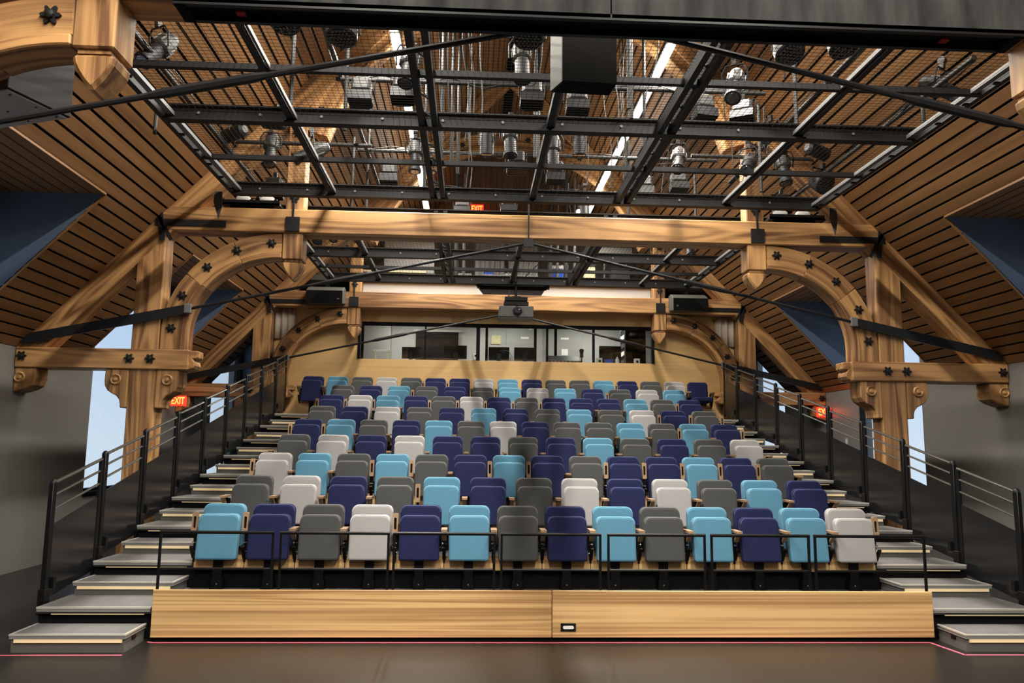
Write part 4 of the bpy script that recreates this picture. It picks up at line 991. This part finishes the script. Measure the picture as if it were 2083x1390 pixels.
crate(1.12, 9.6, 5.36, 0.16, 0.25, 0.55, M_BLUE, 'narrow blue crate right of the projector pole')
crate(1.32, 9.7, 5.36, 0.22, 0.25, 0.58, M_BLUE, 'wide blue crate right of the projector pole')
crate(0.10, 10.0, 5.72, 0.25, 0.2, 0.10, M_WHITE, 'white carton on the middle gallery bench')
crate(2.0, 10.1, 5.70, 0.28, 0.25, 0.38, M_YELLOW, 'cream carton on the right gallery bench')
crate(-1.0, 9.9, 5.36, 0.4, 0.4, 0.45, M_DOOR, 'grey crate left of the middle gallery bench')
crate(2.75, 10.1, 5.70, 0.45, 0.3, 0.30, M_FIXGREY, 'grey metal crate on the right gallery bench')
for i, (x, w) in enumerate(((-0.35, 0.75), (0.5, 0.75))):
    t = thing('locker', ['left', 'right'][i]+' tall grey locker in the middle of the gallery', 'locker', (x, 11.5, 5.36), 'lockers in the gallery')
    MB().box(x-w/2, x+w/2, 11.3, 11.8, 5.36, 7.1).build('body', M_BOOTHWALL, t)
    for k in range(6): MB().box(x-w/2+0.02+k*w/6, x-w/2+w/6-0.005+k*w/6, 11.28, 11.3, 5.4, 7.06).build('door_slat', M_BOOTHWALL, t)
for i, x in enumerate((-1.15, -0.98, 0.98, 1.16, 1.34, 1.55)):
    tag(MB().cyl((x, 9.2+0.1*(i % 2), 5.36), (x, 9.2+0.1*(i % 2), 8.0), 0.035 if i % 2 else 0.05, 10).build('conduit', M_STRUT if i % 2 else M_FIXGREY), 'upright conduit pipe in the upper gallery, %s from the left' % ORD[i], 'pipe', 'conduits in the upper gallery')

# ================================================================== CONTROL ROOM
o = MB().box(-4.83, 4.83, YB+0.12, 11.4, 2.75, 2.85).build('floor_booth', M_DECK); tag(o, 'dark control room floor', 'floor', kind='structure')
o = MB().box(-4.83, 4.83, YB+0.12, 11.4, 4.85, 4.95).build('ceiling_booth', M_BOOTHWALL); tag(o, 'control room ceiling', 'ceiling', kind='structure')
o = MB().box(-4.83, 4.83, 11.2, 11.3, 2.85, 4.85).build('wall_booth', M_BOOTHWALL); tag(o, 'pale grey rear wall of the control room', 'wall', kind='structure')
o = MB().box(-4.0, -2.75, 10.9, 11.19, 2.85, 4.85).build('wall_pier', M_DOOR); tag(o, 'dark grey pier at the left of the control room', 'wall', kind='structure')
w5 = MB().box(-XWB, XWB, YB-0.015, YB+0.10, ZW1-0.07, ZW1).box(-XWB, -XWB+0.05, YB-0.015, YB+0.10, ZW0, ZW1).box(XWB-0.05, XWB, YB-0.015, YB+0.10, ZW0, ZW1).build('window_7', M_BLACKMATTE)
tag(w5, 'long black framed control room window in the oak wall', 'window', kind='structure')
mu = [(-1.76, 0.03), (-0.63, 0.08), (0.86, 0.045), (1.87, 0.045)]
for x, wd in mu: MB().box(x-wd/2, x+wd/2, YB+0.0, YB+0.08, ZW0, ZW1-0.07).build('mullion', M_BLACKMATTE, w5)
ed = [-XWB+0.05] + [v for x, wd in mu for v in (x-wd/2, x+wd/2)] + [XWB-0.05]
for a, b in zip(ed[::2], ed[1::2]): MB().box(a, b, YB+0.04, YB+0.05, ZW0, ZW1-0.07).build('pane', M_GLASS, w5)
ip = thing('glass_partition', 'inner glazed partition with black uprights inside the control room', 'partition', (0, 10.0, 2.85))
for x in (-3.3, -0.42, 0.72, 1.2): MB().box(x-0.03, x+0.03, 9.97, 10.03, 2.85, 4.85).build('upright', M_BLACKMATTE, ip)
MB().box(-0.39, 0.69, 9.995, 10.005, 2.9, 4.85).build('pane', M_GLASS, ip)
ct = thing('control_desk', 'long pale desk behind the control room window', 'desk', (0, 9.0, 2.85))
MB().box(-3.15, 3.15, 8.68, 9.4, 3.53, 3.57).build('top', M_WHITE, ct)
for x in (-3.1, -1.0, 1.0, 3.1): MB().box(x-0.03, x+0.03, 8.72, 9.36, 2.85, 3.53).build('leg', M_FIXDARK, ct)
def monitor(x, y, w, h, z, label, rot=0):
    t = thing('monitor', label, 'monitor', (x, y, z))
    MB().box(x-w/2, x+w/2, y, y+0.03, z+0.07, z+0.07+h).build('panel', M_SCREEN, t, bevel=0.006)
    MB().box(x-w*0.1, x+w*0.1, y-0.03, y, z+0.02, z+0.07+h*0.5).build('stand', M_FIXDARK, t)
    MB().box(x-w*0.28, x+w*0.28, y-0.1, y+0.08, z, z+0.012).build('foot', M_FIXDARK, t)
    t.rotation_euler = (0, 0, rot)
monitor(-1.12, 8.95, 0.50, 0.30, 3.57, 'black monitor seen from behind, left of the window middle')
monitor(-2.10, 9.05, 0.40, 0.26, 3.57, 'dark monitor at the left of the control desk')
monitor(-0.16, 9.1, 0.46, 0.30, 3.57, 'dark monitor just left of the projector')
monitor(0.42, 9.1, 0.48, 0.30, 3.57, 'dark monitor just right of the projector')
monitor(2.35, 9.2, 0.50, 0.38, 3.57, 'grey-black monitor at the right end of the control desk')
tv = thing('wall_television', 'large dark screen on the rear wall of the control room', 'television', (-1.6, 11.1, 3.6))
MB().box(-2.15, -1.1, 11.12, 11.2, 3.85, 4.55).build('panel', M_SCREEN, tv); MB().box(-2.2, -1.05, 11.1, 11.12, 4.55, 4.6).build('bezel', M_WHITE, tv)
mx = thing('mixing_console', 'black mixing console on the control desk', 'console', (1.35, 9.0, 3.57))
MB().prism([(8.75, 3.57), (9.3, 3.57), (9.3, 3.76), (9.2, 3.78), (8.75, 3.62)], 'yz', 0.92, 1.62).build('body', M_FIXDARK, mx)
for k in range(8): MB().box(0.97+k*0.08, 1.0+k*0.08, 8.74, 8.75, 3.58, 3.61).build('fader', M_STRUT, mx)
cm = thing('camera_head', 'small black camera on a stand at the control desk', 'camera', (1.66, 8.9, 3.57))
MB().lathe([(0.05, 0), (0.02, 0.02), (0.015, 0.14)], (1.66, 8.9, 3.57), (0, 0, 1), 10).build('stand', M_BLACK, cm)
MB().cbox((1.66, 8.9, 3.77), (0.07, 0.1, 0.12)).build('body', M_BLACK, cm, bevel=0.01); MB().lathe([(0.045, -0.03), (0.055, 0), (0.04, 0.04)], (1.66, 8.9, 3.86), (0, 0, 1), 10).build('hood', M_BLACK, cm)
lp = thing('desk_lamp', 'small gooseneck desk lamp below the projector', 'lamp', (0.12, 8.85, 3.57))
MB().lathe([(0.06, 0), (0.05, 0.02)], (0.12, 8.85, 3.57), (0, 0, 1), 12).build('base', M_FIXDARK, lp)
MB().tube([(0.12, 8.85, 3.59), (0.12, 8.85, 3.7), (0.05, 8.85, 3.82), (-0.08, 8.85, 3.84)], 0.008, 6).build('neck', M_STRUT, lp); MB().lathe([(0.02, 0), (0.045, 0.05)], (-0.08, 8.85, 3.84), (-0.4, 0, -0.7), 10).build('shade', M_FIXDARK, lp)
for i, x in enumerate((2.03, 2.86)):
    t = thing('desk_speaker', ['left', 'right'][i]+' small white speaker at the right end of the control desk', 'speaker', (x, 8.75, 3.57), 'small white desk speakers')
    MB().box(x-0.06, x+0.06, 8.70, 8.8, 3.57, 3.69).build('cabinet', M_WHITE, t, bevel=0.008); MB().lathe([(0.03, 0), (0.02, 0.004)], (x, 8.70, 3.62), (0, -1, 0), 12).build('cone', M_BLACK, t)
tb = thing('blue_tub', 'small blue tub on the control desk', 'tub', (2.25, 8.78, 3.57))
MB().lathe([(0.08, 0), (0.10, 0.08)], (2.25, 8.78, 3.57), (0, 0, 1), 16).build('body', M_BLUE, tb); MB().lathe([(0.105, 0), (0.105, 0.012)], (2.25, 8.78, 3.65), (0, 0, 1), 16).build('rim', M_BLUE, tb)
bt = thing('white_bottle', 'white bottle beside the blue tub', 'bottle', (2.43, 8.78, 3.57))
MB().lathe([(0.045, 0), (0.045, 0.10), (0.02, 0.13)], (2.43, 8.78, 3.57), (0, 0, 1), 12).build('body', M_WHITE, bt); MB().lathe([(0.02, 0), (0.02, 0.03)], (2.43, 8.78, 3.70), (0, 0, 1), 8).build('cap', M_WHITE, bt)
rk = thing('equipment_rack', 'tall equipment rack with lit panels at the right of the control room', 'rack', (2.85, 9.8, 2.85))
MB().box(2.78, 3.25, 9.6, 10.2, 2.85, 4.55).build('cabinet', M_BLACKMATTE, rk)
for z in (2.9, 4.5): MB().box(2.765, 2.78, 9.6, 10.2, z, z+0.05).build('frame_rail', M_STRUT, rk)
for y in (9.6, 10.17): MB().box(2.765, 2.78, y, y+0.03, 2.9, 4.55).build('frame_rail', M_STRUT, rk)
for k in range(5): MB().box(2.76, 2.78, 9.68, 10.1, 3.5+k*0.19, 3.6+k*0.19).build('unit', M_FIXGREY if k % 2 else M_PAPER, rk)
ph = thing('paper_holder', 'cream paper roll holder at the left of the control desk', 'holder', (-2.72, 8.9, 3.57))
MB().box(-2.86, -2.84, 8.86, 8.94, 3.57, 3.80).box(-2.60, -2.58, 8.86, 8.94, 3.57, 3.80).build('bracket', M_YELLOW, ph); MB().cyl((-2.9, 8.9, 3.78), (-2.54, 8.9, 3.78), 0.035, 12).build('roll', M_PAPER, ph)
for i, x in enumerate((0.55, 1.55)):
    d = MB().box(x-0.45, x+0.45, 11.15, 11.2, 2.85, 4.75).build('door_%d' % (i+1), M_DOOR); tag(d, ['left', 'right'][i]+' grey door in the rear wall of the control room', 'door', kind='structure')
    MB().box(x-0.08, x+0.08, 11.14, 11.15, 4.02, 4.18).build('notice', M_PAPER, d); MB().box(x-0.1, x+0.1, 11.14, 11.15, 4.42, 4.47).build('name_plate', M_PAPER, d); MB().cyl((x-0.36, 11.12, 3.8), (x-0.36, 11.12, 3.95), 0.012, 6).build('handle', M_CHROME, d)
t = thing('thermostat', 'white thermostat on the control room wall', 'thermostat', (-0.62, 11.18, 3.95)); MB().box(-0.72, -0.60, 11.17, 11.2, 3.88, 4.03).build('case', M_WHITE, t); MB().box(-0.69, -0.63, 11.165, 11.17, 3.95, 4.0).build('display', M_SCREEN, t)
t = thing('wall_notice', 'cream notice on the control room wall above the monitors', 'notice', (-0.1, 11.18, 4.35)); MB().box(-0.28, -0.05, 11.17, 11.2, 4.28, 4.5).build('board', M_YELLOW, t); MB().lathe([(0.008, 0), (0.008, 0.01)], (-0.165, 11.17, 4.47), (0, -1, 0), 8).build('pin', M_RED, t)
t = thing('door_sign', 'red lit sign over the door inside the control room', 'sign', (-0.5, 9.9, 4.6)); MB().box(-0.60, -0.40, 9.88, 9.93, 4.50, 4.60).build('sign_box', M_EXITBODY, t); MB().cyl((-0.5, 9.9, 4.6), (-0.5, 9.9, 4.85), 0.01, 6).build('stem', M_BLACK, t)
for i, x in enumerate((-2.2, 0.0, 2.2)):
    t = thing('booth_light', 'ceiling light panel of the control room, %s' % ['left', 'middle', 'right'][i], 'light', (x, 10.2, 4.83), 'control room ceiling lights')
    MB().box(x-0.6, x+0.6, 10.05, 10.35, 4.82, 4.85).build('frame', M_WHITE, t)
    ld = bpy.data.lights.new('lamp', 'AREA'); ld.shape = 'RECTANGLE'; ld.size = 1.1; ld.size_y = 0.25; ld.energy = 44; ld.color = (1, 0.95, 0.86)
    lo = bpy.data.objects.new('lamp', ld); COL.objects.link(lo); lo.parent = t; lo.location = (0, 0, -0.015)
for s in (-1, 1):
    t = MB(); n = 28; vs, fs = [], []
    for j in range(n+1):
        u = j/n; x = s*(4.52+0.42*u); y = 8.44+0.028*math.sin(u*math.pi*6)
        vs += [(x, y, 3.95), (x, y, 4.59)]
    for j in range(n): fs.append((2*j, 2*j+2, 2*j+3, 2*j+1))
    t._add(vs, fs, None, True); o = t.build('side_curtain', M_CURTAIN); so = o.modifiers.new('thick', 'SOLIDIFY'); so.thickness = 0.006
    tag(o, 'narrow pale pleated curtain above the arch beside the %s back post' % SIDE[s], 'curtain', 'pleated curtains by the back posts')
for s, y in ((-1, 6.95), (1, 7.25)):
    t = thing('wall_switch', 'white switch plate on the %s wall' % SIDE[s], 'switch', (s*XW, y, 1.9)); a, b = sorted((s*XW, s*(XW-0.012)))
    MB().box(a, b, y-0.04, y+0.04, 1.86, 1.98).build('plate', M_WHITE, t); MB().cbox((s*(XW-0.014), y, 1.92), (0.01, 0.02, 0.03)).build('rocker', M_PAPER, t)
